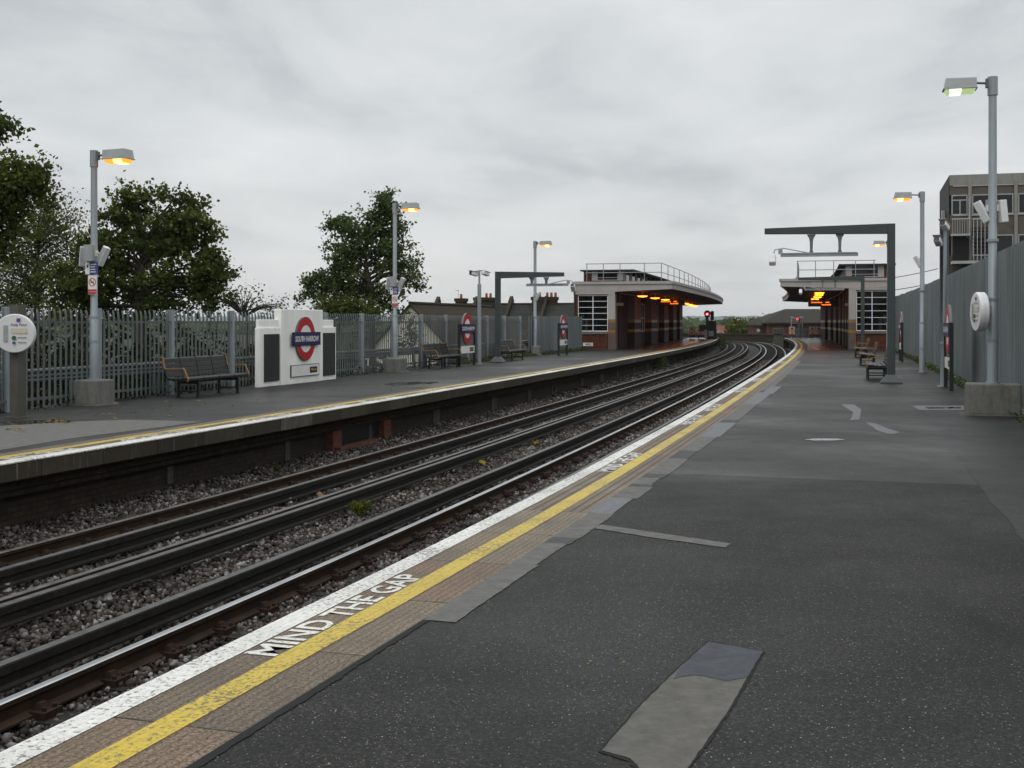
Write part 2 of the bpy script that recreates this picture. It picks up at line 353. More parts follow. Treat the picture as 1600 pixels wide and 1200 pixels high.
def m_leaf(name, stops, rough=.75, trans=.3):
    t = NT(name); g = t.n.new('ShaderNodeNewGeometry'); c = t.ramp(g.outputs['Random Per Island'], stops)
    c = t.mix(t.ramp(t.noise(t.vec('World'), 1.3, 3), [(.38, 0), (.6, .75)]), c, stops[0][1])
    t.fin(c, rough, 0, .08)
    tr = t.n.new('ShaderNodeBsdfTranslucent'); t.set(tr.inputs[0], c); mx = t.n.new('ShaderNodeMixShader'); mx.inputs[0].default_value = trans
    t.l.new(t.p.outputs[0], mx.inputs[1]); t.l.new(tr.outputs[0], mx.inputs[2]); t.l.new(mx.outputs[0], t.out.inputs[0]); return t.mat
def m_glass(name, tint=(.75, .78, .78), k=.78):
    t = NT(name); t.fin((.01, .012, .013), .05)
    tr = t.n.new('ShaderNodeBsdfTransparent'); t.set(tr.inputs[0], tint); mx = t.n.new('ShaderNodeMixShader'); mx.inputs[0].default_value = k
    t.l.new(t.p.outputs[0], mx.inputs[1]); t.l.new(tr.outputs[0], mx.inputs[2]); t.l.new(mx.outputs[0], t.out.inputs[0]); return t.mat
def m_tiles(name, a, b, w_=.3, h_=.28):
    t = NT(name); uv = t.vec('UV'); w = t.vec('World')
    br = t.n.new('ShaderNodeTexBrick'); t.l.new(uv, br.inputs['Vector']); br.inputs['Scale'].default_value = 1
    br.inputs['Brick Width'].default_value = w_; br.inputs['Row Height'].default_value = h_; br.inputs['Mortar Size'].default_value = .02
    br.inputs['Color1'].default_value = (*a, 1); br.inputs['Color2'].default_value = (*b, 1); br.inputs['Mortar'].default_value = (*[x * .35 for x in a], 1)
    c = t.mix(t.ramp(t.noise(w, .9, 6, .7), [(.4, 0), (.7, .7)]), br.outputs['Color'], (.030, .024, .011))
    t.bump(br.outputs['Fac'], -.6, .02); return t.fin(c, .85)
def m_water(name='puddle water'):
    t = NT(name); t.bump(t.noise(t.vec('World'), 5, 2), .02, .01); return t.fin((.02, .02, .02), .06)

M = dict(
 asphalt=m_asphalt('dark stone mastic asphalt', 0.70, .80, .55, .12), asphalt_old=m_asphalt('worn grey asphalt', .82, .83, .46, .16), paving=m_paving('granular paving', .3, .048, .95), paving_ribbed=m_paving('ribbed paving', .65, .085, .6), white_line=m_paint('white line paint', (.72, .705, .66), .36), yellow_line=m_paint('yellow line paint', (.56, .40, .028), .34),
 lettering=m_paint('lettering paint', (.72, .70, .64), .36), coping=m_edge(),
 fill=m_concrete('smooth asphalt fill', (.135, .130, .120), (.075, .073, .068), .7), fill2=m_concrete('dark asphalt fill', (.075, .075, .075), (.045, .045, .045), .6), fill3=m_concrete('pale asphalt fill', (.165, .167, .17), (.10, .10, .10), .6),
 patch=m_concrete('cement patch', (.115, .108, .096), (.065, .062, .056), .75), patch_wet=m_concrete('damp patch', (.066, .069, .075), (.042, .043, .046), .6), smooth=m_asphalt('relaid asphalt', .78, .93, .46, .15),
 puddle=m_water(), brickdark=m_brick('sooty brick', (.055, .040, .025), (.034, .026, .018), (.026, .021, .016), 1, .85), brickred=m_brick('red brick', (.20, .058, .03), (.14, .045, .026), (.1, .08, .06), 1, .5),
 brick=m_brick('station brick', (.14, .036, .016), (.075, .025, .014), (.06, .045, .034), 1, .3), brickbrown=m_brick('brown brick', (.15, .05, .028), (.11, .04, .023), (.1, .06, .045), 1, .2),
 bed=m_stone('ballast bed', [(0, (.014, .011, .009)), (1, (.018, .014, .011))]),
 stone=m_stone('ballast stone', [(0, (.018, .014, .011)), (.3, (.045, .035, .029)), (.5, (.095, .078, .066)), (.68, (.080, .058, .045)), (.84, (.17, .16, .15)), (1, (.28, .27, .26))]),
 railside=plain('rusty rail side', (.030, .017, .009), .75, .1, .45, 6, .2), railtop=plain('polished rail', (.46, .46, .46), .3, 1, .2, 2), raildull=plain('dull rail top', (.11, .10, .09), .5, .6, .45, 7, .2), cond=plain('conductor rail', (.016, .0135, .0115), .72, 0, .6, 14, .35), condtop=plain('conductor rail top', (.085, .083, .08), .48, .6, .5, 9, .2),
 sleeper=plain('sleeper timber', (.013, .011, .009), .7, 0, .4, 5, .4, 30), chair=plain('rail chair', (.022, .012, .008), .8, .1, .4, 8), pot=plain('insulator pot', (.28, .26, .24), .5, 0, .3, 8),
 galv=plain('galvanised steel', (.27, .30, .315), .5, .35, .22, 2.5, 0, 60, True), galvd=plain('weathered galvanised steel', (.115, .130, .127), .55, .3, .3, 2.0, 0, 60, True), sheet=plain('galvanised sheet', (.140, .158, .160), .58, .25, .28, 1.1, .1, 40, True),
 gantry=plain('grey gantry paint', (.034, .044, .044), .5, 0, .15, 3), concrete=m_concrete('cast concrete', (.17, .165, .15), (.06, .056, .05), .6), concd=m_concrete('old concrete', (.085, .085, .072), (.03, .03, .024), .7, True),
 render=plain('painted render', (.36, .33, .315), .7, 0, .13, 1.2, .1, 30, True), soffit=plain('shaded canopy soffit', (.085, .066, .056), .8, 0, .25, 1.5), white=plain('white paint', (.85, .83, .78), .55, 0, .1, 2.5, .05, 40, True), housewall=plain('cream render', (.62, .58, .49), .8, 0, .12, 1.2, .1, 20, True),
 whiteplas=plain('white plastic', (.62, .62, .61), .4, 0, .07, 4), grey=plain('grey plastic', (.30, .31, .31), .5, 0, .12, 4), seam=plain('bitumen seam', (.014, .014, .0132), .8, 0, .3, 6), headgrey=plain('lamp housing', (.36, .37, .375), .5, .1, .12, 4), ridge=plain('ridge tile', (.07, .028, .02), .8, 0, .25, 5), postgrey=plain('grey brown post', (.085, .08, .07), .6, 0, .2, 3), black=plain('black paint', (.012, .012, .013), .4, 0, .2, 4), board=plain('dark notice board', (.020, .021, .022), .35, 0, .2, 2),
 slat=plain('bench slat', (.012, .0095, .008), .5, 0, .35, 8), armyellow=plain('yellow arm paint', (.27, .15, .03), .5, 0, .2, 8), red=plain('roundel red', (.42, .007, .011), .4, 0, .1, 3), blue=plain('roundel blue', (.012, .009, .085), .4, 0, .1, 3), signwhite=plain('sign white', (.72, .71, .68), .4, 0, .06, 4), signred=plain('sign red', (.45, .03, .03), .45, 0, .1, 4), signyellow=plain('sign yellow', (.7, .46, .03), .45, 0, .1, 4), signyel2=plain('way out yellow', (.75, .5, .04), .5, 0, .05, 4), purple=plain('emblem purple', (.14, .05, .2), .4, 0, .1, 4), green=plain('button green', (.02, .10, .035), .4, 0, .1, 4), cream=plain('panel cream', (.55, .48, .34), .5, 0, .1, 9), signblue=plain('notice blue', (.05, .06, .2), .45, 0, .12, 6),
 tile=plain('brown glazed tile', (.030, .015, .010), .62, 0, .3, 3.0), tilepale=plain('dusty mauve tile', (.115, .076, .064), .35, 0, .2, 3), ochre=plain('ochre tile', (.26, .13, .032), .35, 0, .2, 4), recess=plain('shaded recess wall', (.05, .032, .026), .8, 0, .2, 1.2), pink=plain('pinkish render', (.16, .10, .085), .75, 0, .15, 1.2), door=plain('mauve door', (.075, .068, .095), .5, 0, .15, 2), floor=plain('red floor tile', (.075, .026, .016), .26, 0, .3, 2.5), interior=plain('room wall', (.26, .12, .08), .8, 0, .4, 1.2), navy=plain('navy panel', (.03, .05, .16), .6, 0, .2, 2), curtain=plain('pale curtain', (.36, .32, .29), .8, 0, .2, 3),
 glass=m_glass('window glass'), glassdark=m_glass('office glass', (.25, .28, .28), .25), roofgrey=plain('roof felt', (.04, .04, .04), .8, 0, .2, 1), tilebrown=m_tiles('mossy brown roof tiles', (.040, .026, .015), (.026, .018, .011), .6, .42), slate=m_tiles('grey slates', (.040, .041, .042), (.026, .027, .029), .5, .36), redroof=m_tiles('red roof tiles', (.24, .08, .06), (.2, .07, .055)), roofgb=m_tiles('grey brown roof tiles', (.034, .030, .024), (.026, .023, .019)), pot_red=plain('clay chimney pot', (.28, .08, .05), .8, 0, .2, 8), stock=m_brick('stock brick', (.05, .036, .02), (.035, .026, .016), (.03, .025, .02), 1, .5),
 officeconc=m_concrete('office concrete', (.27, .26, .235), (.14, .135, .115), .5), officepanel=plain('brown spandrel', (.10, .086, .07), .6, 0, .15, 2), officedark=plain('dark cladding', (.010, .0085, .009), .6, 0, .2, 2), officeframe=plain('aluminium frame', (.34, .34, .33), .4, .2, .1, 4),
 bark=plain('bark', (.055, .045, .035), .9, 0, .35, 6, .5, 25), leafdark=m_leaf('dark maple leaf', [(0, (.040, .056, .015)), (.5, (.085, .115, .027)), (.85, (.15, .17, .037)), (1, (.22, .215, .046))], .75, .4), leafmid=m_leaf('mid green leaf', [(0, (.042, .068, .024)), (.5, (.090, .138, .046)), (1, (.18, .22, .065))], .75, .4), leafpale=m_leaf('pale birch leaf', [(0, (.06, .08, .03)), (.5, (.11, .135, .05)), (1, (.18, .195, .075))]), leafbush=m_leaf('undergrowth leaf', [(0, (.008, .013, .005)), (.6, (.018, .027, .008)), (.9, (.036, .042, .012)), (1, (.12, .10, .02))]), leafweed=m_leaf('weed leaf', [(0, (.04, .065, .015)), (.7, (.08, .11, .025)), (1, (.16, .16, .03))]), leafyg=m_leaf('yellow green leaf', [(0, (.07, .085, .010)), (1, (.15, .15, .015))]), leaffall=m_leaf('fallen leaf', [(0, (.22, .13, .02)), (.4, (.30, .23, .04)), (.7, (.13, .09, .025)), (1, (.20, .08, .025))], .6, .1), grass=plain('rough ground', (.018, .023, .009), .9, 0, .4, .7, .5, 9), hill=plain('wooded hillside', (.03, .045, .022), .9, 0, .35, .01), stem=plain('green stem', (.05, .06, .02), .7, 0, .2, 9),
 sodium=emit('sodium lens', (1, .30, .035), 1.6), sodcore=emit('sodium lamp core', (1, .55, .12), 4.5), mercury=emit('mercury lens', (.50, .66, .30), .75), merccore=emit('mercury lamp core', (.95, 1, .72), 2.2), redlight=emit('red signal light', (1, .03, .05), 2.5), redcore=emit('red signal core', (1, .35, .35), 5), led=emit('orange led', (1, .16, .012), 2.2), canopylight=emit('orange canopy lamp', (1, .17, .008), 8), lampcore=emit('canopy lamp core', (1, .42, .04), 14),
)
exec_parts = []
# ------------------------------------------------------------------ setting: ground, platforms, track bed
S_END = 126.0
def wobble(a, k0, k1, seed=0):
    def w(t, k): return a * (math.sin(t * 2.3 + seed) * .35 + math.sin(t * 7.1 + seed * 2 + k * 3) * .3 + math.sin(t * 17.3 + seed) * .3 + math.sin(t * 39 + 2 * seed) * .3 + math.sin(t * 71 + seed) * .2) if k in (k0, k1) else 0
    return w
g = MB(); g.face([(-6000, -600, -6.2), (6000, -600, -6.2), (6000, 9000, -6.2), (-6000, 9000, -6.2)]); struct(g.build('ground', M['grass']))
e = MB(); e.ribbon([(-38, -6.25), (-21, -5.9), (OL(5.75), -.35), (OL(5.3), -.14), (OL(5.3), -1.3), (OR_(5.6), -1.3), (OR_(5.6), -.14), (6.4, -.2), (7.2, -.5), (17, -5.9), (30, -6.25)], -40, 230, 3.0); struct(e.build('embankment', M['grass'], origin=PT(20, 0, -3)))
b = MB(); b.ribbon([(-.25, -1.0), (-.5, -.985), (-1.45, -.99), (-2.9, -.985), (-3.4, -1.0), (-5.0, -.985), (-5.85, -.985), (-6.25, -.965), (-6.7, -.925), (-7.2, -.90)], -10, 215, .5); struct(b.build('ballast_bed', M['bed'], origin=PT(20, -3, -1)))

def surface(name, prof, s0, s1, mat, ds=.5, wob=None):
    q = MB(); q.ribbon(prof, s0, s1, ds, 0, wob=wob); return struct(q.build(name, mat, origin=PT((s0 + s1) / 2, prof[0][0], 0)))
for side in (1, -1):
    O = OR_ if side > 0 else OL
    if side > 0: surface('platform', [(O(.65), -.001), (O(2.5), -.001), (O(5.95), -.001), (O(5.95), -.6)], -8, 13.2, M['asphalt'], 1)
    surface('platform', [(O(.65), -.001), (O(2.5), -.001), (O(5.95), -.001), (O(5.95), -.6)], 13.2 if side > 0 else -8, S_END, M['asphalt_old'], 1)
    if side > 0:
        surface('platform_paving', [(O(0), .0), (O(.70), .001), (O(.77), .0015)], -8, 10.35, M['paving'], .2, wobble(.006, 2, 2, 1))
        surface('platform_paving', [(O(0), .0), (O(.60), .001), (O(.745), .0015)], 10.35, S_END, M['paving_ribbed'], .4, wobble(.006, 2, 2, 1))
    else: surface('platform_paving', [(O(0), .0), (O(.60), .001), (O(.73), .0015)], -8, S_END, M['paving_ribbed'], .4, wobble(.006, 2, 2, 1))
    surface('white_line', ([(O(-.014), -.02), (O(-.014), -.006), (O(0), .0035), (O(.165), .0038)] if side < 0 else [(O(.0), .0035), (O(.155), .0038)]), -8, S_END, M['white_line'], .4, wobble(.005, 3 if side < 0 else 1, 9, 2))
    surface('yellow_line', [(O(.355), .0036), (O(.505), .0038)], -8, S_END, M['yellow_line'], .4, wobble(.004, 0, 1, 4))
    q = MB(); q.ribbon([(O(0.0), .0025), (O(-.008), -.012), (O(-.012), -.22), (O(.0), -.235), (O(.24), -.24)], -8, S_END, 1, 0)
    q.face([PT(S_END, O(0), .002), PT(S_END, O(5.95), .002), PT(S_END, O(5.95), -1.1), PT(S_END, O(0), -1.1)])
    struct(q.build('platform_coping', M['coping'], origin=PT(60, O(0), 0)))
    q = MB(); q.ribbon([(O(.24), -.24), (O(.24), -.38), (O(.32), -.40), (O(.32), -.48), (O(.48), -.50), (O(.48), -1.1)], -8, S_END, 1, 0); struct(q.build('platform_wall', M['brickdark'], origin=PT(60, O(.4), -.5)))
# red brick piers and the recess under the far platform
q = MB()
for u, w in ((525, .42), (604, .40)):
    sc = SU(u, OL(.36)); q.pbox(OL(.33), OL(.5), sc - w / 2, sc + w / 2, -1.05, -.5)
s0, s1 = SU(540, OL(.1)), SU(598, OL(.1)); q.pbox(OL(.2), OL(.34), s0, s1, -1.02, -.82, .5)
struct(q.build('platform_brickwork', M['brickred'], origin=PT(SU(560, OL(.3)), OL(.3), -1)))
q = MB(); q.pbox(OL(.46), OL(.478), SU(533, OL(.4)), SU(598, OL(.4)), -.8, -.5); struct(q.build('recess_shade_slab', M['black'], origin=PT(SU(560, OL(.4)), OL(.4), -1)))  # black slab paints the recess shade; the wall behind is unbroken
q = MB()
for k in range(26):
    s0 = 8 + k * 4.1 + random.uniform(-.8, .8); w = random.uniform(.12, .8); z0 = random.choice((-1.05, -1.05, -.8)); q.pbox(OL(.45), OL(.485), s0, s0 + w, z0, -.52)
struct(q.build('platform_patching', M['concd'], origin=PT(40, OL(.4), -1)))

# relaid strip of smooth asphalt behind the paving, in pieces
fills = [(6.5, 8.1, .765, .95, 'fill'), (8.1, 8.9, .765, .93, 'fill'), (8.9, 9.15, .765, .96, 'fill2'), (9.15, 10.35, .765, .97, 'fill'), (10.35, 11.25, .745, .95, 'fill3'), (11.25, 12.05, .745, .99, 'fill'), (12.05, 12.25, .745, .97, 'fill2'), (12.25, 12.75, .745, .94, 'fill'), (12.75, 13.1, .745, .97, 'fill2'), (13.1, 14.6, .745, .98, 'fill'), (14.6, 15.5, .745, .96, 'fill2'), (15.5, 17.4, .745, .98, 'fill'), (17.4, 19.9, .745, 1.02, 'fill3'), (19.9, 20.5, .745, 1.0, 'fill2'), (20.5, 24.5, .745, 1.0, 'fill'), (24.5, 28.5, .745, 1.03, 'fill3'), (28.5, 29.5, .745, .98, 'fill2'), (29.5, 52, .745, .95, 'fill')]
for i, (s0, s1, a, b_, mm) in enumerate(fills): surface('asphalt_fill', [(a - .01, .0032), ((a + b_) / 2, .0032), (b_, .0032)], s0, s1, M[mm], .05, wobble(.006, 2, 2, i))
surface('asphalt_fill', [(.762, .0031), (.805, .0031)], 2, 6.5, M['seam'], .03, wobble(.010, 1, 1, 9))
def decal(name, px, mat, z=.0036, jit=.006, n=8):
    P = [Vector((*G(u, v), 0)) for u, v in px]; out = []
    for i, p in enumerate(P):
        q = P[(i + 1) % len(P)]
        for k in range(n): w = p.lerp(q, k / n); out.append((w.x + random.uniform(-jit, jit) * (k > 0), w.y + random.uniform(-jit, jit) * (k > 0), z))
    c = sum((Vector(p) for p in out), Vector()) / len(out); m = MB()
    for i in range(len(out)): m.face([out[i], out[(i + 1) % len(out)], tuple(c)])
    return struct(m.build(name, mat, origin=(c.x, c.y, 0)))
decal('bitumen_seam', [(1105, 1001), (1196, 1018), (1170, 1063), (1144, 1109), (1108, 1161), (1079, 1200), (1049, 1243), (1006, 1216), (981, 1190), (934, 1175), (996, 1104), (1041, 1059)], M['seam'], .0022, .004, 12)
decal('cement_patch', [(1107, 1004), (1192, 1019), (1166, 1062), (1140, 1108), (1104, 1160), (1075, 1200), (1045, 1240), (1010, 1212), (985, 1186), (940, 1174), (1000, 1105), (1045, 1060)], M['patch'], .0040, .003, 10)
decal('damp_patch', [(1107, 1004), (1192, 1019), (1168, 1060), (1135, 1066), (1110, 1060), (1085, 1056), (1052, 1062), (1062, 1046)], M['patch_wet'], .0060, .003, 10)
decal('asphalt_patch', [(928, 826), (940, 820), (1040, 835), (1142, 850), (1132, 856), (1030, 842)], M['fill'])
decal('asphalt_patch', [(1314, 632), (1334, 632), (1346, 640), (1343, 656), (1328, 657), (1333, 645)], M['fill3'])
decal('asphalt_patch', [(1352, 660), (1369, 662), (1385, 669), (1408, 676), (1390, 679), (1370, 673)], M['fill3'])
decal('asphalt_patch', [(1425, 634), (1506, 634), (1508, 641), (1436, 641)], M['fill3'])
decal('relaid_asphalt', [(1437, 642), (1506, 643), (1590, 650), (1660, 650), (1700, 720), (1690, 860), (1605, 850), (1530, 760), (1497, 712), (1465, 668)], M['smooth'], .0024, .02)
decal('asphalt_patch', [(1205, 604), (1222, 604), (1208, 616), (1190, 616)], M['fill3'], .0062)
decal('puddle', [(1256, 687.2), (1275, 685.4), (1310, 685.8), (1322, 687.3), (1300, 688.6), (1270, 688.6)], M['puddle'], .0040, .02)
decal('puddle', [(1446, 636.2), (1500, 636), (1502, 638.4), (1450, 639)], M['puddle'], .0062, .02)
decal('puddle', [(597, 600.5), (620, 597.5), (655, 596.5), (668, 598), (650, 600.5), (620, 603)], M['puddle'], .0040, .03)
decal('puddle', [(655, 598.7), (672, 597.2), (686, 597.4), (672, 599.8)], M['puddle'], .0062, .03)
decal('puddle', [(2, 660), (40, 657.5), (92, 656), (118, 658), (80, 661), (30, 664)], M['puddle'], .0040, .03)
decal('asphalt_patch', [(-30, 668), (60, 661), (200, 656), (318, 659), (240, 669), (120, 684), (-30, 708)], M['fill'], .0026, .02)

def lettering(sc, O, side):
    p = PT(sc, O(.258), .0042); h = HDG(sc); f = Vector((math.sin(h), math.cos(h), 0)); r = Vector((math.cos(h), -math.sin(h), 0))
    U = f if side > 0 else -f; V = -r if side > 0 else r
    o = text_obj('painted_lettering', 'MIND THE GAP', M['lettering'], None, (0, 0, 0), U, V, w=1.95, h=.18, bold=.022, ext=0); o.location = p; return struct(o)
for Y in (6.75, 13.95, 19.9, 22.8, 28.6, 33.6, 40, 48, 57, 68): lettering(10.6 + (Y - 10.6) / .957, OR_, 1)
for u in (35, 250, 415, 507, 590, 675, 760, 850, 930): lettering(SU(u, OL(.26)), OL, -1)
for side in (1, -1):
    O = OR_ if side > 0 else OL; surface('tiled_floor', [(O(.80), .0045), (O(3.1), .0045)], 71.5 if side > 0 else 70, S_END - 1, M['floor'], 1)

# ------------------------------------------------------------------ tracks
def track(label, rails, conds, shiny):
    low = conds[0]
    mid = sum(rails) / 2; L = PT(8, mid, -1); root = thing('railway_track', label, 'railway track', L, 0, 'railway tracks between the platforms')
    for o in rails:
        q = MB(); prof = [(o - .07, -.945), (o - .07, -.93), (o - .012, -.905), (o - .012, -.835), (o - .035, -.82), (o - .035, -.787), (o - .026, -.78), (o + .026, -.78), (o + .035, -.787), (o + .035, -.82), (o + .012, -.835), (o + .012, -.905), (o + .07, -.93), (o + .07, -.945)]
        q.ribbon(prof, -6, 214, .7, [1 if k in (5, 6, 7) else 0 for k in range(14)], True); q.build('running_rail', [M['railside'], M['railtop' if shiny else 'raildull']], root, L)
    for o in conds:
        q = MB(); prof = [(o - .055, -.89), (o - .055, -.87), (o - .03, -.85), (o - .03, -.79), (o - .05, -.775), (o - .05, -.715), (o - .042, -.705), (o + .042, -.705), (o + .05, -.715), (o + .05, -.775), (o + .03, -.79), (o + .03, -.85), (o + .055, -.87), (o + .055, -.89)]
        prof = [(a, z - .035) for a, z in prof] if o == low else prof; q.ribbon(prof, -6, 214, .7, [1 if k == 6 else 0 for k in range(14)], True); q.build('conductor_rail', [M['cond'], M['condtop']], root, L)
    def sleeper_parts(with_chairs):
        q = MB(); q.box(-1.3, 1.3, -.125, .125, -1.1, -.958)
        mats = [M['sleeper'], M['chair'], M['pot']]
        ch = []
        for o in rails:
            c = MB() if with_chairs else q
            x = o - mid; c.box(x - .16, x - .02, -.09, .09, -.958, -.91, 0 if with_chairs else 1); c.box(x + .02, x + .16, -.09, .09, -.958, -.91, 0 if with_chairs else 1)
            c.frustum(x - .06, 0, -.91, -.868, .04, .05, .018, .035, 0 if with_chairs else 1); c.frustum(x + .06, 0, -.91, -.868, .04, .05, .018, .035, 0 if with_chairs else 1); [c.tube([(x + dx_, dy_, -.915), (x + dx_, dy_, -.885)], .016, 6) for dx_ in (-.125, .125) for dy_ in (-.05, .05)]
            if with_chairs: ch.append(c)
        return q, ch, mats
    q, ch, mats = sleeper_parts(True); s0 = 1.0; sl0 = q.build('sleeper', mats, root); ch0 = [c.build('chair', M['chair'], sl0) for c in ch]
    ins = []
    for o in conds: c = MB(); c.tube([(o - mid, 0, -.96), (o - mid, 0, -.93), (o - mid, 0, -.885)], [.07, .055, .05], 10); ins.append(c.build('insulator', M['pot'], sl0))
    q2, _, _ = sleeper_parts(False); sl1 = q2.build('sleeper', mats, root)
    def put(o, s):
        p = PT(s, mid, 0); o.location = (p[0] - L[0], p[1] - L[1], -L[2]); o.rotation_euler = (0, 0, -HDG(s))
    step = .74
    for k in range(100):
        s = s0 + k * step
        if k == 0: put(sl0, s)
        elif k < 30:
            c = sl0.copy(); COL.objects.link(c); put(c, s)
            for x in ch0 + (ins if k % 4 == 0 else []): d = x.copy(); COL.objects.link(d); d.parent = c
        elif k == 30: put(sl1, s)
        else: c = sl1.copy(); COL.objects.link(c); put(c, s)
    q = MB(); s = s0 + 100 * step
    while s < 205:
        q.pbox(mid - 1.3, mid + 1.3, s - .12, s + .12, -1.1, -.958, 1); s += step
    q.build('sleepers', M['sleeper'], root, L)['kind'] = 'stuff'
track('railway track beside the near platform with the brightly polished rail', (-.70, -2.20), (-1.37, -2.62), True)
track('railway track beside the far platform under the name panel, dull dark rails', (-5.72, -4.22), (-4.97, -3.82), False)

# ballast stones
def stones(name, n, smin, smax, omin, omax, r0, r1, zb=-.99, power=1.0):
    t = (1 + 5 ** .5) / 2; bv = np.array([(-1, t, 0), (1, t, 0), (-1, -t, 0), (1, -t, 0), (0, -1, t), (0, 1, t), (0, -1, -t), (0, 1, -t), (t, 0, -1), (t, 0, 1), (-t, 0, -1), (-t, 0, 1)], float); bv /= np.linalg.norm(bv[0])
    bf = np.array([(0, 11, 5), (0, 5, 1), (0, 1, 7), (0, 7, 10), (0, 10, 11), (1, 5, 9), (5, 11, 4), (11, 10, 2), (10, 7, 6), (7, 1, 8), (3, 9, 4), (3, 4, 2), (3, 2, 6), (3, 6, 8), (3, 8, 9), (4, 9, 5), (2, 4, 11), (6, 2, 10), (8, 6, 7), (9, 8, 1)])
    s = smin + (smax - smin) * RNG.random(n) ** power; o = RNG.uniform(omin, omax, n)
    h = np.interp(s, _S, _H); x = np.interp(s, _S, _X) + o * np.cos(h); y = np.interp(s, _S, _Y) - o * np.sin(h)
    r = r0 + (r1 - r0) * RNG.random(n) ** 1.6; z = zb + RNG.random(n) * .035 + .012 * np.sin(s * 3 + o * 5) + np.clip(-5.85 - o, 0, 1.3) * .07
    V = bv[None] * (1 + RNG.uniform(-.33, .28, (n, 12, 1))); V = V * RNG.uniform(.6, 1.25, (n, 1, 3))
    q = RNG.normal(size=(n, 4)); q /= np.linalg.norm(q, axis=1)[:, None]; a, b_, c, d = q.T
    Rm = np.stack([np.stack([1 - 2 * (c * c + d * d), 2 * (b_ * c - a * d), 2 * (b_ * d + a * c)], 1), np.stack([2 * (b_ * c + a * d), 1 - 2 * (b_ * b_ + d * d), 2 * (c * d - a * b_)], 1), np.stack([2 * (b_ * d - a * c), 2 * (c * d + a * b_), 1 - 2 * (b_ * b_ + c * c)], 1)], 1)
    V = np.einsum('nij,nkj->nki', Rm, V) * r[:, None, None] + np.stack([x, y, z], 1)[:, None]
    Fc = (bf[None] + (np.arange(n) * 12)[:, None, None]).reshape(-1, 3)
    fo = fast_mesh(name, V.reshape(-1, 3), Fc, 3, M['stone'], None, PT((smin + smax) / 2, (omin + omax) / 2, -1)); fo['kind'] = 'stuff'; return fo
stones('ballast_stones', 48000, 2.5, 16, -7.17, -.9, .018, .036)
stones('ballast_stones', 46000, 16, 38, -7.17, -.3, .022, .042)
stones('ballast_stones', 22000, 38, 85, -7.17, -.3, .03, .06, -.985)
# ------------------------------------------------------------------ large structures: fences, station buildings, office, houses
def origin_at(s, off, z=0): return PT(s, off, z)
# left palisade fence
def palisade():
    s0, s1, off = 13.0, 56.2, OL(5.4); L = PT(30, off); root = thing('palisade_fence', 'grey steel palisade fence of pointed pales along the far platform', 'fence', L)
    bay = 2.75; n = int((s1 - s0) / bay)
    for k in range(n + 1):
        s = s0 + k * bay; q = MB(); q.pbox(off - .05, off + .05, s - .008, s + .008, -.2, 1.93, 9); q.pbox(off + .05, off + .062, s - .055, s + .055, -.2, 1.93, 9); q.pbox(off - .062, off - .05, s - .055, s + .055, -.2, 1.93, 9)
        q.build('post', M['galv'], root, L)
        if k == n: break
        for z in (.17, 1.62):
            q = MB(); q.pbox(off + .0, off + .045, s + .06, s + bay - .06, z, z + .05, 9); q.build('rail', M['galvd'], root, L)
        q = MB(); t = s + .14
        while t < s + bay - .1:
            w = .034; x = off + .052; zt = 1.86 + random.uniform(-.012, .012)
            prof = [(t - w, 0), (t - w * .45, .02), (t + w * .45, .02), (t + w, 0)]
            def ring(z, dx=0, kk=1.0): return [PT(t + (a - t) * kk, x + b_ + dx, z) for a, b_ in prof]
            R_ = [ring(.04), ring(1.72), ring(zt - .03, -.012, .9), ring(zt + .04, -.03, .35)]
            for a, b_ in zip(R_[:-1], R_[1:]):
                for j in range(3): q.face([a[j], a[j + 1], b_[j + 1], b_[j]])
            t += .168
        q.build('pale_panel', M['galvd'], root, L)
    # flat sheeted bays close to the building
    L2 = PT(62, off); root = thing('sheet_fence', 'dull grey sheet steel fence beside the brick building end', 'fence', L2)
    sheet_bays(root, L2, off, 56.3, 68.8, 1.95, 0, 2.1)
def sheet_bays(root, L, off, s0, s1, zt, zb, bay):
    n = max(1, int(round((s1 - s0) / bay))); bay = (s1 - s0) / n
    for k in range(n):
        a = s0 + k * bay; q = MB(); m = 8; pr = []
        for j in range(m):
            u = a + bay * j / m; w = bay / m; pr += [(u, 0), (u + w * .62, 0), (u + w * .70, .022), (u + w * .92, .022)]
        pr.append((a + bay, 0)); dz = random.uniform(-.015, .02)
        for (u0, d0), (u1, d1) in zip(pr[:-1], pr[1:]):
            sg = -1 if off > 0 else 1
            q.face([PT(u0, off + d0 * sg, zb), PT(u1, off + d1 * sg, zb), PT(u1, off + d1 * sg, zt + dz), PT(u0, off + d0 * sg, zt + dz)])
        q.build('sheet_panel', M['sheet'], root, L)
        q = MB(); q.pbox(off + (.03 if off > 0 else -.1), off + (.1 if off > 0 else -.03), a - .04, a + .04, zb - .2, zt - .02, 9); q.build('post', M['galvd'], root, L)
        q = MB(); sg = -1 if off > 0 else 1; o1 = off + sg * .026; q.pbox(o1, o1 + sg * .006, a - .014, a + .014, zb + .05, zt - .05, 9); q.build('seam_strip', M['galvd'], root, L)
palisade()
L = PT(35, 5.8); rf = thing('sheet_fence', 'tall blue grey corrugated steel fence behind the near platform', 'fence', L); sheet_bays(rf, L, 5.8, 8, 72.5, 3.12, .12, 2.4)
q = MB()
for z in (.52, .60, .70): q.ribbon([(OL(5.75) + .05 * math.cos(a), z + .045 * math.sin(a)) for a in np.linspace(0, 2 * math.pi, 8, endpoint=False)], 10, 66, 2, 0, True)
for k in range(19): q.pbox(OL(5.9), OL(5.72), 12 + k * 3, 12.08 + k * 3, -.6, .75)
tag(q.build('trackside_pipe', M['galvd'], None, PT(30, OL(5.75))), 'bundle of grey service pipes running along behind the palisade fence', 'pipe')

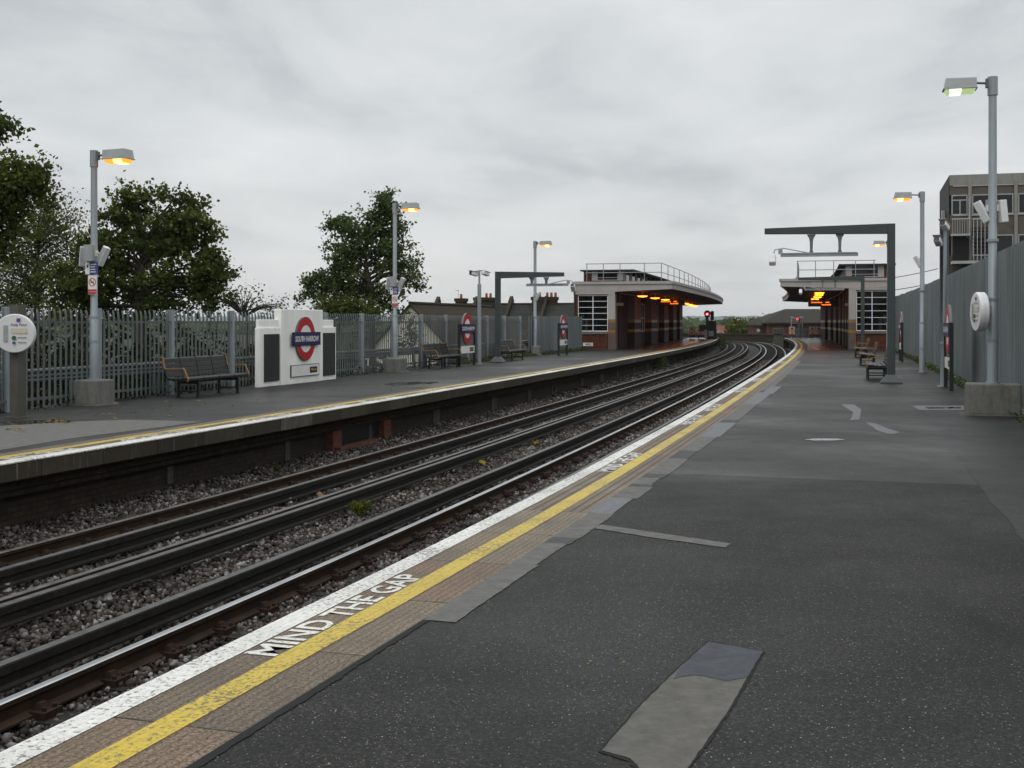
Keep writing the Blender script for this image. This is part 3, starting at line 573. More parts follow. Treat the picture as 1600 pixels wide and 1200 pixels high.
def station(P):
    O0 = P['O']; O = lambda d: O0(d + P['shift'] if d > 2.7 else d); s0, s1 = P['s0'], 126.0; L = PT(s0, O(3.05)); zt, zl, zwt, zwb = P['zt'], P['zl'], P['zwt'], P['zwb']; tip = P['tip']
    root = thing('station_building', P['label'], 'station building', L)
    def part(name, mat, *boxes, ds=3, bevel=0):
        q = MB()
        for b_ in boxes: q.pbox(O(b_[0]), O(b_[1]), *b_[2:], ds)
        return q.build(name, mat, root, L, bevel)
    zb = zwb - .16
    part('brick_wall', M['brick'], (3.48, 5.5, s0 + .02, s0 + .3, 0, zb), (5.27, 5.5, s0 + .022, s0 + .32, zb, zwt + .05), (5.3, 5.5, s0 + .32, s1, 0, zt - .55))
    part('sill', M['concrete'], (3.46, 5.30, s0 - .05, s0 + .28, zb, zwb))
    part('plinth', M['concd'], (3.0, 5.6, s0 - .08, s0 + .4, -.02, .03))
    fr = MB(); a, b_ = 3.46, 5.26; w = .04; ym = s0 + .10
    for d0, d1, z0, z1 in [(a, b_, zwb, zwb + w), (a, b_, zwt - w, zwt), (a, a + w, zwb + w, zwt - w), (b_ - w, b_, zwb + w, zwt - w), ((a + b_) / 2 - w / 2, (a + b_) / 2 + w / 2, zwb + w, zwt - w)]: fr.pbox(O(d0), O(d1), ym, ym + .06, z0, z1, 9)
    for k in range(1, 6):
        z = zwb + (zwt - zwb) * k / 6
        for d0, d1 in ((a + w, (a + b_) / 2 - w / 2), ((a + b_) / 2 + w / 2, b_ - w)): fr.pbox(O(d0), O(d1), ym + .005, ym + .05, z - .013, z + .013, 9)
    win = fr.build('window', M['white'], root, L)
    pn = MB(); pn.pbox(O(a + w), O(b_ - w), ym + .02, ym + .028, zwb + w, zwt - w, 9); pn.build('pane', M['glass'], win, L)
    part('room', M['interior'], (3.5, 5.28, s0 + 3.2, s0 + 3.3, 0, zt - .5), (3.44, 3.47, s0 + .4, s0 + 3.2, 0, zt - .5), (3.5, 5.28, s0 + .4, s0 + 3.2, .01, .05))
    part('navy_panel', M['navy'], (4.15, 4.55, s0 + .9, s0 + .95, .1, zwt - .6)); part('curtain', M['curtain'], (4.75, 4.93, s0 + .5, s0 + .55, zwb + .08, zwb + .75), (5.02, 5.16, s0 + .6, s0 + .66, zwb + .4, zwb + 1.0))
    # corner pillar and beam over the window
    part('corner_pillar', M['render'], (3.03, 3.44, s0, s0 + .42, 1.80, zt - .50))
    part('frame_beam', M['render'], (3.03, 5.52, s0 - .01, s0 + .36, zwt + .045, zt - .5), (5.44, 5.53, s0 - .012, s0 + .37, zwt + .3, zt - .5))
    for nm, mt, bands in (('tile_facing', M['tilepale'], ((.0, .98), (1.17, 1.60))), ('ochre_band', M['ochre'], ((.98, 1.17), (1.60, 1.80)))):
        q = MB()
        for z0, z1 in bands: q.pbox(O(3.025), O(3.445), s0 - .005, s0 + .425, z0, z1, 9)
        q.build(nm, mt, root, L)
    # canopy: slab with tapering soffit, deep front fascia, thin lip
    se = P['s_tip']
    def tp(n_): return lambda t, k: P['taper'] * (t - s0) / (se - s0) if k < n_ else 0
    q = MB(); q.ribbon([(O(tip), zl), (O(tip), zt), (O(5.55), zt), (O(5.55), zt - .52), (O(3.0), zt - .56)], s0 + .28, se, 2, 0, True, True, tp(2)); cano = q.build('canopy', M['soffit'], root, L)  # soffit is the pale render painted dark brown to stand in for underside shade
    q = MB(); q.ribbon([(O(tip - .015), zl - .01), (O(tip - .015), zt + .01), (O(5.56), zt + .01), (O(5.56), zt - .53), (O(3.0), zt - .57)], s0 - .02, s0 + .28, 9, 0, True, True, tp(2))
    q.ribbon([(O(tip - .03), zl - .012), (O(tip - .03), zt + .012), (O(tip + .08), zt + .012), (O(tip + .08), zl - .012)], s0 + .26, se + .1, 2, 0, True, True, tp(4)); q.ribbon([(O(tip - .015), zl - .01), (O(tip - .015), zt + .01), (O(5.56), zt + .01), (O(5.56), zt - .53), (O(3.0), zt - .57)], se, se + .09, 9, 0, True, True, tp(2)); q.build('fascia', M['render'], cano, L)
    q = MB(); q.ribbon([(O(tip - .07), zt - .13), (O(tip - .07), zt + .03), (O(5.6), zt + .03), (O(5.6), zt - .13)], s0 - .09, s0 - .02, 9, 0, True, True, tp(2)); q.ribbon([(O(tip - .09), zt - .13), (O(tip - .09), zt + .03), (O(tip - .03), zt + .03), (O(tip - .03), zt - .13)], s0 - .09, se + .2, 2, 0, True, True, tp(4)); q.build('lip', M['render'], cano, L)
    q = MB(); q.pbox(O(tip + .8), O(5.5), s0 + .1, se - .2, zt + .012, zt + .05, 2); q.build('roof_felt', M['roofgrey'], cano, L)
    # side wall with tiled piers, doors and windows under the canopy
    sw = s0 + .43; part('recess_wall', M['recess'], (3.50, 3.62, sw, sw + 1.0, 0, zt - .58), (3.50, 3.62, sw + 3.9, sw + 13.2, 0, zt - .58), (3.50, 3.62, s1 - 4, s1, 0, zt - .58), (3.501, 3.62, sw + 13.2, s1 - 4, 0, .95), (3.501, 3.62, sw + 13.2, s1 - 4, 2.95, zt - .58))  # recess wall and transom coloured darker to deepen the shadow behind the piers
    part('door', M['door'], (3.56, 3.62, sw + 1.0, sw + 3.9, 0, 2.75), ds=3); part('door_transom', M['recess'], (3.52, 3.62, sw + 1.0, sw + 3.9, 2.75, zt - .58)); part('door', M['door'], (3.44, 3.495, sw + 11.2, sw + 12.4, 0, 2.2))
    s = sw + 13.2
    while s < s1 - 5:
        f2 = MB()
        for k in range(4): f2.pbox(O(3.52), O(3.58), s + k * 1.0, s + k * 1.0 + .06, .95, 2.95, 9)
        for z in (.95, 1.9, 2.89): f2.pbox(O(3.525), O(3.575), s + .06, s + 3.0, z, z + .06, 9)
        wi = f2.build('window', M['white'], root, L); p2 = MB(); p2.pbox(O(3.54), O(3.55), s + .06, s + 3.0, 1.01, 2.89, 9); p2.build('pane', M['glass'], wi, L); s += 9.6
    for a0, a1 in P['piers']:
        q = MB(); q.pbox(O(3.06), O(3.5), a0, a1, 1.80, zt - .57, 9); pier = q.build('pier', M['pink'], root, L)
        q = MB(); q.pbox(O(3.05), O(3.505), a0 - .01, a1 + .01, 0, .98, 9); q.pbox(O(3.05), O(3.505), a0 - .01, a1 + .01, 1.17, 1.60, 9); q.build('tile_facing', M['tile'], pier, L)
        q = MB(); q.pbox(O(3.048), O(3.506), a0 - .012, a1 + .012, .98, 1.17, 9); q.pbox(O(3.048), O(3.506), a0 - .012, a1 + .012, 1.60, 1.80, 9); q.build('ochre_band', M['ochre'], pier, L)
    # raised lantern storey on the roof
    c0, c1 = P['lant']; z0, z1 = zt + .03, zt + P['lh']; sa = s0 + 1.3
    part('lantern_wall', M['brick'], (c1 - .5, c1, sa, sa + .2, z0, z1), (c0, c1 - .5, sa + .01, sa + .19, z0, z0 + .1), (c1 - .2, c1, sa + .2, s1, z0, z1))
    f2 = MB(); f2.pbox(O(c0), O(c0 + .35), sa - .005, sa + .15, z0 + .1, z1, 9); f2.pbox(O(c1 - .85), O(c1 - .5), sa - .005, sa + .15, z0 + .1, z1, 9); f2.pbox(O(c0 + .35), O(c1 - .85), sa + .02, sa + .1, z0 + .1, z0 + .16, 9); f2.pbox(O(c0 + .35), O(c1 - .85), sa + .02, sa + .1, z0 + .26, z0 + .30, 9)
    k = sa + .3
    while k < s1 - 2: f3 = MB(); f3.pbox(O(c0), O(c0 + .08), k, k + .9, z0, z1, 9); f3.build('lantern_panel', M['render'], root, L); k += 2.4
    wi = f2.build('lantern_window', M['render'], root, L); p2 = MB(); p2.pbox(O(c0 + .35), O(c1 - .85), sa + .05, sa + .06, z0 + .1, z1, 9); p2.pbox(O(c0 + .03), O(c0 + .05), sa + .2, s1, z0, z1, 2); p2.build('pane', M['glassdark'], wi, L)
    part('lantern_roof', M['roofgrey'], (c0 - .22, c1 + .18, sa - .25, s1 + .2, z1, z1 + .08), ds=2)
    # tubular guard rail round the canopy roof
    rr = MB(); da, db, sr = P['rail0'], P['rail1'], s0 + .75; zr = zt + 1.12
    for z in (zr, zt + .58):
        rr.tube([PT(sr, O(db), z), PT(sr, O(da), z)], .024, 6); rr.tube([PT(sr + i * 2, O(da), z) for i in range(int((se - 1 - sr) / 2) + 1)], .024, 6)
    for d in np.linspace(db - .1, da, 5): rr.tube([PT(sr, O(d), zt + .02), PT(sr, O(d), zr)], .024, 6)
    k = sr + 3.2
    while k < se - 1.2: rr.tube([PT(k, O(da), zt + .02), PT(k, O(da), zr)], .024, 6); k += 3.2
    rr.build('guard_rail', M['galv'], root, L)
    # conduits and pipes below the soffit
    rr = MB(); rr.tube([PT(s, O(2.75), zt - .66) for s in np.arange(s0 + .5, s1, 2)], .03, 6); rr.tube([PT(s0 + .8, O(2.75), zt - .66), PT(s0 + .8, O(2.75), zt - .5)], .03, 6); rr.build('conduit', M['grey'], root, L)
    q = MB(); q.tube([PT(s0 - .10, O(5.42), .05), PT(s0 - .10, O(5.42), zt - .2)], .035, 8)
    for z in (.6, 1.7, 2.8): q.tube([PT(s0 - .10, O(5.42), z), PT(s0 - .10, O(5.42), z + .05)], .05, 8)
    q.build('downpipe', M['black'], root, L)
    q = MB(); q.pbox(O(3.3), O(2.85), s0 + 2.0, s0 + 2.05, 2.62, 2.80, 9); q.pbox(O(3.08), O(3.06), s0 + 2.01, s0 + 2.04, 2.80, zt - .56, 9); q.build('hanging_sign', M['cream'], root, L)
    if P.get('plate'):
        q = MB(); q.pbox(O(4.93), O(4.34), s0 - .015, s0 + .02, .22, .42, 9); pl = q.build('number_plate', M['signwhite'], root, L)
        h = HDG(s0); Ux = Vector((math.cos(h), -math.sin(h), 0)); p = PT(s0 - .02, O(4.635), .32)
        text_obj('plate_lettering', 'WR21', M['black'], pl, (p[0] - L[0], p[1] - L[1], p[2]), Ux, (0, 0, 1), w=.40, h=.12, bold=.02)
    return root
station(dict(O=OL, shift=.46, s0=69.2, zt=4.0, zl=3.58, zwt=3.23, zwb=1.09, tip=.12, s_tip=131, taper=.55, lant=(2.75, 5.15), lh=.70, rail0=.85, rail1=4.95, plate=True, piers=[(77.2, 80.3), (86, 90), (95.4, 99.5), (104.6, 109), (114, 120)], label='brick and render station building with canopy and guard rail behind the far platform'))
station(dict(O=OR_, shift=.2, s0=73.4, zt=4.22, zl=3.80, zwt=3.50, zwb=1.12, tip=-.72, s_tip=126.5, taper=.68, lant=(2.9, 5.6), lh=.85, rail0=.25, rail1=4.6, piers=[(75.4, 77.4), (80, 82.4), (85, 88), (91, 94), (98, 102), (106, 110), (114, 120)], label='brick and render station building at the end of the near platform'))
NTH = ['first', 'second', 'third', 'fourth', 'fifth', 'sixth', 'seventh', 'eighth', 'ninth']
def canopy_light(s, O, d, z, label, grp, double):
    p = PT(s, O(d), z); root = thing('canopy_light', label, 'lamp', p, -HDG(s), grp)
    q = MB(); q.box(-.12, .12, -.06, .06, .03, .06); q.tube([(0, 0, .10), (0, 0, .28)], .02, 6); q.build('housing', M['grey'], root)
    q = MB(); q.frustum(0, 0, -.03, .03, .24, .07, .30, .12); q.build('diffuser', M['canopylight'], root)
    q = MB()
    for x in ((-.16, .16) if double else (0,)): q.frustum(x, 0, -.038, .0, .08, .05, .08, .06)
    q.build('bulb', M['lampcore'], root)
for i in range(9): canopy_light(72.6 + 6 * i, OL, 2.35, 3.22, f'{NTH[i]} orange lamp from the near end under the far platform canopy', 'orange lamps under the far platform canopy', False)
for i in range(5): canopy_light((75.2, 80.6, 87.4, 95, 103)[i], OR_, 1.55, 3.42, f'{NTH[i]} orange lamp from the near end under the near platform canopy', 'orange lamps under the near platform canopy', True)
def led_board(s, O, d0, d1, z0, z1, label):
    p = PT(s, O((d0 + d1) / 2), (z0 + z1) / 2); root = thing('departure_board', label, 'departure board', p, -HDG(s)); w = abs(d1 - d0) / 2; h = (z1 - z0) / 2
    q = MB(); q.box(-w, w, -.12, .12, -h, h); q.tube([(-w * .6, 0, h), (-w * .6, 0, h + .25)], .025, 6); q.tube([(w * .6, 0, h), (w * .6, 0, h + .25)], .025, 6); q.build('case', M['black'], root)
    q = MB(); r = random.Random(3)
    for row, runs in ((.35, ((-.8, -.1), (.15, .4))), (-.4, ((-.1, .5),))):
        for a, b_ in runs:
            x = a
            while x < b_: wl_ = r.uniform(.04, .08); q.box(x * w, (x + wl_ * .7) * w, -.128, -.121, row * h - .045, row * h + .045 * r.uniform(.2, 1)); x += wl_
    q.build('led_rows', M['led'], root)
led_board(86, OL, 1.1, 3.0, 2.86, 3.25, 'black departure board with orange dots under the far platform canopy')
led_board(88, OR_, .9, 3.0, 2.75, 3.2, 'black departure board with orange dots under the near platform canopy')

# ------------------------------------------------------------------ buildings beyond
def office():
    h = R(16.5); X0, Y0 = (1483 - 800) / F * 85, 85.0; root = thing('office_block', 'brown and grey flat roofed office block rising behind the sheet fence', 'office building', (X0, Y0, -6.2), -h)
    T = 18.4 - .02   # roof height above the ground sheet
    q = MB(); q.box(.0, 22, .2, 11, 0, T - .02); q.build('body', M['officedark'], root)
    q = MB(); q.box(.03, 22.1, -.05, .19, T - .75, T); q.build('parapet', M['officeconc'], root)
    zf = [T - .75 - .68 - 2.9 * k for k in range(6)]
    for k, z in enumerate(zf):
        q = MB(); q.box(.04, 22, .0, .19, z, z + (.68 if k == 0 else 1.45)); q.build('spandrel', M['officepanel'], root)
    xs = [.0, 1.26, 2.78, 4.30, 5.82, 7.34, 8.86, 10.38, 11.9]
    q = MB()
    for x in xs[1:]: q.box(x + .02, x + .24, -.16, -.051, 0, T - .4)
    q.build('mullion', M['officeconc'], root)
    for k, z in enumerate(zf[:3]):
        q = MB()
        for j in range(len(xs) - 1): q.box(xs[j] + .25, xs[j + 1] + .015, -.08, -.002, (T - .84) if k == 0 else z + 1.38, (T - .76) if k == 0 else z + 1.45)
        q.build('string_course', M['officeframe'], root)
    for k, z in enumerate(zf[:4]):
        zb, zt = z - 1.45, z
        for j in range(len(xs) - 1):
            a, b_ = xs[j] + .28 if j else .16, xs[j + 1] - .02
            f = MB(); f.box(a, b_, -.03, .03, zt - .08, zt); f.box(a, b_, -.03, .03, zb, zb + .08); f.box(a, a + .08, -.03, .03, zb + .08, zt - .08); f.box(b_ - .08, b_, -.03, .03, zb + .08, zt - .08)
            if j == 0: f.box(a + .08, b_ - .08, -.03, .03, zt - .42, zt - .34); f.box(b_ - .55, b_ - .47, -.03, .03, zb + .08, zt - .42)
            w = f.build('window', M['officeframe'], root); p = MB(); p.box(a + .08, b_ - .08, .0, .02, zb + .08, zt - .08); p.build('pane', M['glassdark'], w)
    zz = zf[0] - 1.45 - 1.55
    q = MB(); q.box(.1, 1.35, -1.1, -.17, zz, zz + .14); q.build('balcony_slab', M['officeframe'], root); q = MB(); q.box(.1, 2.75, -1.6, -.17, zz - 2.0, zz - 1.8); q.build('balcony_slab', M['officeframe'], root)
    q = MB()
    for x in np.arange(.15, 1.3, .16): q.box(x, x + .03, -1.1, -1.07, zz + .14, zz + 1.15)
    q.box(.12, 1.33, -1.11, -1.06, zz + 1.15, zz + 1.24); q.box(1.25, 1.33, -1.05, -.17, zz + .14, zz + 2.7)
    for x in np.arange(1.5, 2.75, .25): q.box(x, x + .05, -1.4, -1.35, zz - 1.8, zz + 1.1)
    q.box(1.45, 2.75, -1.42, -1.33, zz + 1.1, zz + 1.2); q.build('railing', M['officeframe'], root)
    q = MB()
    for k in range(10): q.box(1.5, 2.7, -1.2 + k * .1, -1.1 + k * .1, zz - 1.8 + k * .26, zz - 1.72 + k * .26)
    q.box(.2, 1.3, -.5, -.2, zz - 1.7, zz - .1); q.build('stair', M['officedark'], root)
    q = MB(); q.box(-.28, -.07, 3.5, 4.1, T - 3.2, T - 2.2); q.build('wall_unit', M['officeframe'], root)
office()
def gable_house(name, label, loc, rot, hw, length, z_eave, z_ridge, wall, roof, chim=(), hip=0.0, zg=-6.2, over=.25):
    root = thing(name, label, 'house', (loc[0], loc[1], zg), rot); e, r = z_eave - zg, z_ridge - zg
    q = MB(); q.face([(-hw, 0, 0), (hw, 0, 0), (hw, 0, e), (0, 0, r - .12), (-hw, 0, e)]); q.box(-hw, hw, .01, length, 0, e - .02)
    if not hip: q.face([(hw, length, 0), (-hw, length, 0), (-hw, length, e), (0, length, r - .12), (hw, length, e)])
    q.build('wall', wall, root)
    q = MB(); k = (r - e) / hw; o = hw + over; ze = e - over * k
    for sg in (1, -1):
        top = length - hip
        for dz in (0, -.14):
            q.face([(sg * o, -over, ze + dz), (sg * o, length + (over if not hip else .3), ze + dz), (0, top + (over if not hip else 0), r + dz), (0, -over, r + dz)])
        q.face([(sg * o, -over, ze), (0, -over, r), (0, -over, r - .14), (sg * o, -over, ze - .14)]); q.face([(sg * o, -over, ze), (sg * o, length, ze), (sg * o, length, ze - .14), (sg * o, -over, ze - .14)])
    if hip: q.face([(o, length + .3, ze), (-o, length + .3, ze), (0, length - hip, r)])
    q.tube([(0, -over, r + .03), (0, length - hip, r + .03)], .11, 6)
    rf_ = q.build('roof', roof, root)
    for (x, y, w, hh, pots) in chim:
        q = MB(); zb = r - abs(x) * k - .5; q.box(x - w / 2, x + w / 2, y - .35, y + .35, zb, r + hh); q.box(x - w / 2 - .07, x + w / 2 + .07, y - .42, y + .42, r + hh, r + hh + .16); ch = q.build('chimney', M['stock'], rf_)
        for j in range(pots):
            px = x + (j - (pots - 1) / 2) * .42; q = MB(); q.tube([(px, y, r + hh + .16), (px, y, r + hh + .55)], [.13, .10], 8); q.build('chimney_pot', M['pot_red'], ch)
    return root
X = (642 - 800) / F * 80; gable_house('house', 'cream gabled house with mossy brown tiled roof below the far fence', (X, 80), -R(15.4), 4.6, 22.5, -1.9, Zat(474, 80), M['housewall'], M['tilebrown'], hip=3.0)
# terrace: ridge across the view, its slope towards the railway
def terrace():
    Y = 113.0; z_r = Zat(475, Y); x0, x1 = (640 - 800) / F * Y, (915 - 800) / F * Y; zg = -6.2; root = thing('terraced_house', 'long grey slate roofed terrace with brick chimneys behind the brown roof', 'terraced house', ((x0 + x1) / 2, Y, zg), -R(15)); c = (x0 + x1) / 2
    r = z_r - zg; e = r - 4.3; q = MB(); q.face([(x0 - c, -5.2, e), (x1 - c, -5.2, e), (x1 - c, 0, r), (x0 - c, 0, r)]); q.face([(x0 - c, 5.2, e), (x0 - c, 0, r), (x1 - c, 0, r), (x1 - c, 5.2, e)]); rf_ = q.build('roof', M['slate'], root)
    q = MB(); q.box(x0 - c, x1 - c, -.12, .12, r - .02, r + .09); q.build('ridge_tile', M['ridge'], rf_)
    q = MB(); q.box(x0 - c + .1, x1 - c - .1, -4.9, 4.9, 0, e); q.prism([(-4.9, e), (4.9, e), (0, r - .15)], 'x', x0 - c + .1, x0 - c + .3); q.prism([(-4.9, e), (4.9, e), (0, r - .15)], 'x', x1 - c - .3, x1 - c - .1); q.build('wall', M['stock'], root)
    for u in (680, 744, 800, 856):
        x = (u - 800) / F * Y - c; q = MB(); q.prism([(-5.3, e - .1), (-5.3, e + .35), (-.5, r + .35), (0, r + .75), (.35, r + .35), (.35, r - .4)], 'x', x - .16, x + .16); q.build('party_wall', M['stock'], rf_)
    for u, w, hh, pots, y in ((719, .95, .25, 1, -.2), (746, .9, .35, 0, .5), (767, 1.15, .3, 2, -.9), (844, .95, .35, 2, -.5), (863, 1.05, .35, 3, .2)):
        x = (u - 800) / F * Y - c; q = MB(); q.box(x - w / 2, x + w / 2, y - .4, y + .4, r - 1.6, r + hh); q.box(x - w / 2 - .09, x + w / 2 + .09, y - .48, y + .48, r + hh, r + hh + .3); ch = q.build('chimney', M['stock'], rf_)
        for j in range(pots):
            px = x + (j - (pots - 1) / 2) * .4; q = MB(); q.tube([(px, y, r + hh + .3), (px, y, r + hh + .72)], [.14, .11], 8); q.build('chimney_pot', M['pot_red'], ch)
    x = (713 - 800) / F * Y - c; q = MB(); q.tube([(x, 0, r), (x, 0, r + 1.35)], .02, 5); q.tube([(x - .25, 0, r + 1.3), (x + .08, 0, r + 1.33)], .02, 5)
    for j in range(4): q.tube([(x - .22 + j * .08, -.2, r + 1.31), (x - .22 + j * .08, .2, r + 1.31)], .012, 4)
    q.build('aerial', M['galvd'], rf_)
terrace()
# brown brick building with hipped grey roof past the end of the near platform
def hall():
    Y = 178.0; def_x = lambda u: (u - 800) / F * Y
    x0, x1 = def_x(1198), def_x(1330); zg = -6.2; root = thing('brick_hall', 'brown brick building with grey pitched roof beyond the platform end', 'building', ((x0 + x1) / 2, Y, zg)); c = (x0 + x1) / 2
    e = Zat(503, Y) - zg; r = Zat(482, Y) - zg
    q = MB(); q.box(x0 - c, x1 - c, 0, 14, 0, e); q.box(def_x(1188) - c, x0 - c, 1, 9, 0, Zat(509, Y) - zg)
    q.build('wall', M['brickbrown'], root)
    q = MB()
    for x in np.arange(x0 - c + .4, x1 - c, 1.25): q.box(x, x + .18, -.14, -.002, 0, e - .35)
    q.build('brick_pier', M['brick'], root)
    q = MB(); o = .5; a, b_ = x0 - c - o, x1 - c + o; ra, rb = def_x(1243) - c, x1 - c - 3
    z0 = e - .1; q.face([(a, -o, z0), (b_, -o, z0), (rb, 7, r), (ra, 7, r)]); q.face([(a, 14 + o, z0), (a, -o, z0), (ra, 7, r)]); q.face([(b_, 14 + o, z0), (a, 14 + o, z0), (ra, 7, r), (rb, 7, r)]); q.face([(b_, -o, z0), (b_, 14 + o, z0), (rb, 7, r)]); q.face([(a, -o, z0 - .25), (b_, -o, z0 - .25), (b_, -o, z0), (a, -o, z0)]); q.face([(a, -o, z0 - .25), (a, 14 + o, z0 - .25), (a, 14 + o, z0), (a, -o, z0)])
    xa, xb = def_x(1183) - c, x0 - c; zz = Zat(508, Y) - zg; q.face([(xa, .5, zz), (xb, .5, zz), (xb, 5, zz + 1.0), (xa + 1, 5, zz + 1.0)]); q.face([(xa, .5, zz), (xa + 1, 5, zz + 1), (xa, 9.4, zz)]); q.face([(xa, .5, zz - .2), (xb, .5, zz - .2), (xb, .5, zz), (xa, .5, zz)])
    q.build('roof', M['roofgb'], root)
    q = MB()
    for u in (1240, 1254): x = def_x(u) - c; q.box(x, x + .5, 1.8, 2.3, r - 1.9, r - 1.2)
    q.build('roof_vent', M['galv'], root)
    q = MB(); x = def_x(1186) - c; q.tube([(x, .5, e - 1.3), (x, .42, e - 1.3)], [.26, .22], 14); q.build('satellite_dish', M['grey'], root)
hall()
Y = 620.; gable_house('house', 'distant pale house with red tiled roof beside the signal', ((1131 - 800) / F * Y + 4, Y), R(90), 5, 8.5, Zat(516, Y), Zat(508.5, Y), M['housewall'], M['redroof'], zg=-8)
Y = 560.; gable_house('house', 'low distant house with salmon roof in front of the red roofed one', ((1127 - 800) / F * Y + 6, Y), R(90), 4, 7.5, Zat(519.5, Y), Zat(513, Y), M['housewall'], M['redroof'], zg=-8)

# far bank: parapet round the curve, buttress, hills
q = MB(); pr = [(2.6, -1.1), (2.6, -.05), (2.5, -.05), (2.5, .12), (3.05, .12), (3.05, -1.1)]; q.ribbon(pr, 128, 225, 1.5, 0, True, True)
tag(q.build('parapet_wall', M['brickdark'], None, PT(140, 2.6, -1)), 'dark parapet wall curving round behind the tracks', 'wall')
q = MB(); p = G(1216, 541, -1.0); 
bt = thing('concrete_buttress', 'stained concrete buttress with box top at the near platform end', 'buttress', (p[0], p[1], -1.05), -HDG(128))
q.frustum(0, 0, 0, 1.35, .56, .7, .40, .5); q.build('footing', M['concd'], bt, bevel=.03); q = MB(); q.box(-.52, .52, -.6, .6, 1.35, 2.02); q.build('cap_block', M['concd'], bt, bevel=.04)
def hill(name, Y, hs, seed, depth, zb=-7):
    r = np.random.default_rng(seed); n = 700; xs = np.linspace(-Y * .75, Y * .75, n); h = np.zeros(n)
    for k in range(1, 7): h += np.sin(xs / Y * 3.1 * k + r.uniform(0, 6)) / k * .22
    h = hs * (1 + .35 * h); tre = np.convolve(r.random(n), [.2, .6, .2], 'same') * hs * .22
    V = []; Fc = []
    rows = [(-1.0, 0), (-.55, .55), (-.2, .9), (0, 1.0), (.5, .8), (1, 0)]
    for j, (dy, f) in enumerate(rows): V.append(np.stack([xs, Y + dy * depth + r.normal(0, depth * .01, n), zb + (h * f - zb * (f > 0)) + tre * f * (1 + .4 * r.normal(size=n))], 1))
    for j in range(len(rows) - 1): i = np.arange(n - 1); Fc.append(np.stack([j * n + i, j * n + i + 1, (j + 1) * n + i + 1, (j + 1) * n + i], 1))
    o = fast_mesh(name, np.concatenate(V), np.concatenate(Fc), 4, M['hill'], None, (0, Y, zb)); return struct(o)
hill('hills', 5600, 26, 4, 800); hill('hills', 1700, 2.6, 9, 200)
# ------------------------------------------------------------------ platform furniture
def spot(u, v):                       # a foot of something on the platform: point, station, offset
    x, y = G(u, v); s, o = LOC(x, y); return x, y, s, o
def rotL(s): return -HDG(s)
def rotR(s): return math.pi - HDG(s)
# benches: local +x faces the track, length along y
def make_bench(label, loc, rot, grp):
    root = thing('bench', label, 'bench', loc, rot, grp); Lh = 1.32
    secs = [(-Lh + i * 2 * Lh / 4, -Lh + (i + 1) * 2 * Lh / 4) for i in range(4)]
    q = MB(); seat = [(-.20, .425), (-.08, .415), (.04, .425), (.155, .44)]
    for a, b_ in secs:
        for k, (x, z) in enumerate(seat): q.box(x - .05, x + .05, a + .012, b_ - .012, z - .02, z + .012)
        q.prism([(.21, .455), (.25, .452), (.275, .43), (.275, .385), (.25, .37), (.235, .40), (.21, .42)], 'y', a + .012, b_ - .012)
    q.build('seat', M['slat'], root, bevel=.006)
    q = MB()
    for a, b_ in secs:
        for x, z in ((-.255, .50), (-.28, .60), (-.305, .70)):
            q.prism([(x - .012, z - .045), (x + .012, z - .045), (x - .008, z + .045), (x - .032, z + .045)], 'y', a + .012, b_ - .012)
        q.prism([(-.318, .76), (-.335, .85), (-.37, .875), (-.40, .86), (-.39, .84), (-.36, .845), (-.342, .76)], 'y', a + .012, b_ - .012)
    q.build('backrest', M['slat'], root, bevel=.005)
    for y in [-Lh, secs[0][1], secs[1][1], secs[2][1], Lh]:
        q = MB(); path = [(-.355, .885), (-.30, .68), (-.25, .47), (-.2, .395), (-.05, .385), (.1, .395), (.22, .42)]
        for (x0, z0), (x1, z1) in zip(path[:-1], path[1:]): q.prism([(x0 - .02, z0), (x0 + .008, z0 + .01), (x1 + .008, z1 + .01), (x1 - .012, z1 - .015)], 'y', y - .007, y + .007)
        q.build('divider', M['black'], root)
    for y in (-Lh - .012, Lh + .012):
        q = MB(); path = [(-.40, .865), (-.37, .89), (-.335, .87), (-.29, .655), (-.26, .64), (.13, .655), (.17, .65), (.20, .615), (.262, .46), (.285, .42), (.265, .365)]
        for (x0, z0), (x1, z1) in zip(path[:-1], path[1:]):
            dx, dz = x1 - x0, z1 - z0; l = math.hypot(dx, dz); nx, nz = -dz / l * .010, dx / l * .010
            q.prism([(x0 - nx, z0 - nz), (x1 - nx, z1 - nz), (x1 + nx, z1 + nz), (x0 + nx, z0 + nz)], 'y', y - .016, y + .016)
        q.build('armrest', M['armyellow'], root)
    for y in (-.86, .86):
        for x in (-.24, .24):
            q = MB(); q.box(x - .025, x + .025, y - .025, y + .025, 0, .37); q.box(x - .045, x + .045, y - .04, y + .04, 0, .012); q.build('leg', M['black'], root)
        q = MB(); q.box(-.215, .215, y - .02, y + .02, .30, .36); q.box(-.215, .215, y - .015, y + .015, .12, .15); q.build('leg_brace', M['black'], root)
    q = MB(); q.box(-.235, -.20, -.83, .83, .30, .34); q.build('under_rail', M['black'], root)
    return root
x, y, s, o = spot(300, 622.5); o -= .25; s += 1.14
bench = make_bench('black slatted bench with yellow arms between the lamp block and the white name panel', PT(s, o), rotL(s), 'slatted benches with yellow arms')
for (u, v), lab, side in (((691, 576), 'black slatted bench with yellow arms in front of the freestanding roundel sign', -1), ((800.5, 564), 'black slatted bench half hidden by the post of the far platform gantry', -1),
                          ((1356, 594), 'side-on slatted bench right beside the near gantry post', 1), ((1345, 571.5), 'side-on slatted bench between two others on the near platform', 1), ((1337, 559), 'side-on slatted bench nearest the near platform building window', 1)):
    x, y, s, o = spot(u, v); s += .86; o += .25 * side; copy_tree(bench, PT(s, o), rotL(s) if side < 0 else rotR(s), lab)

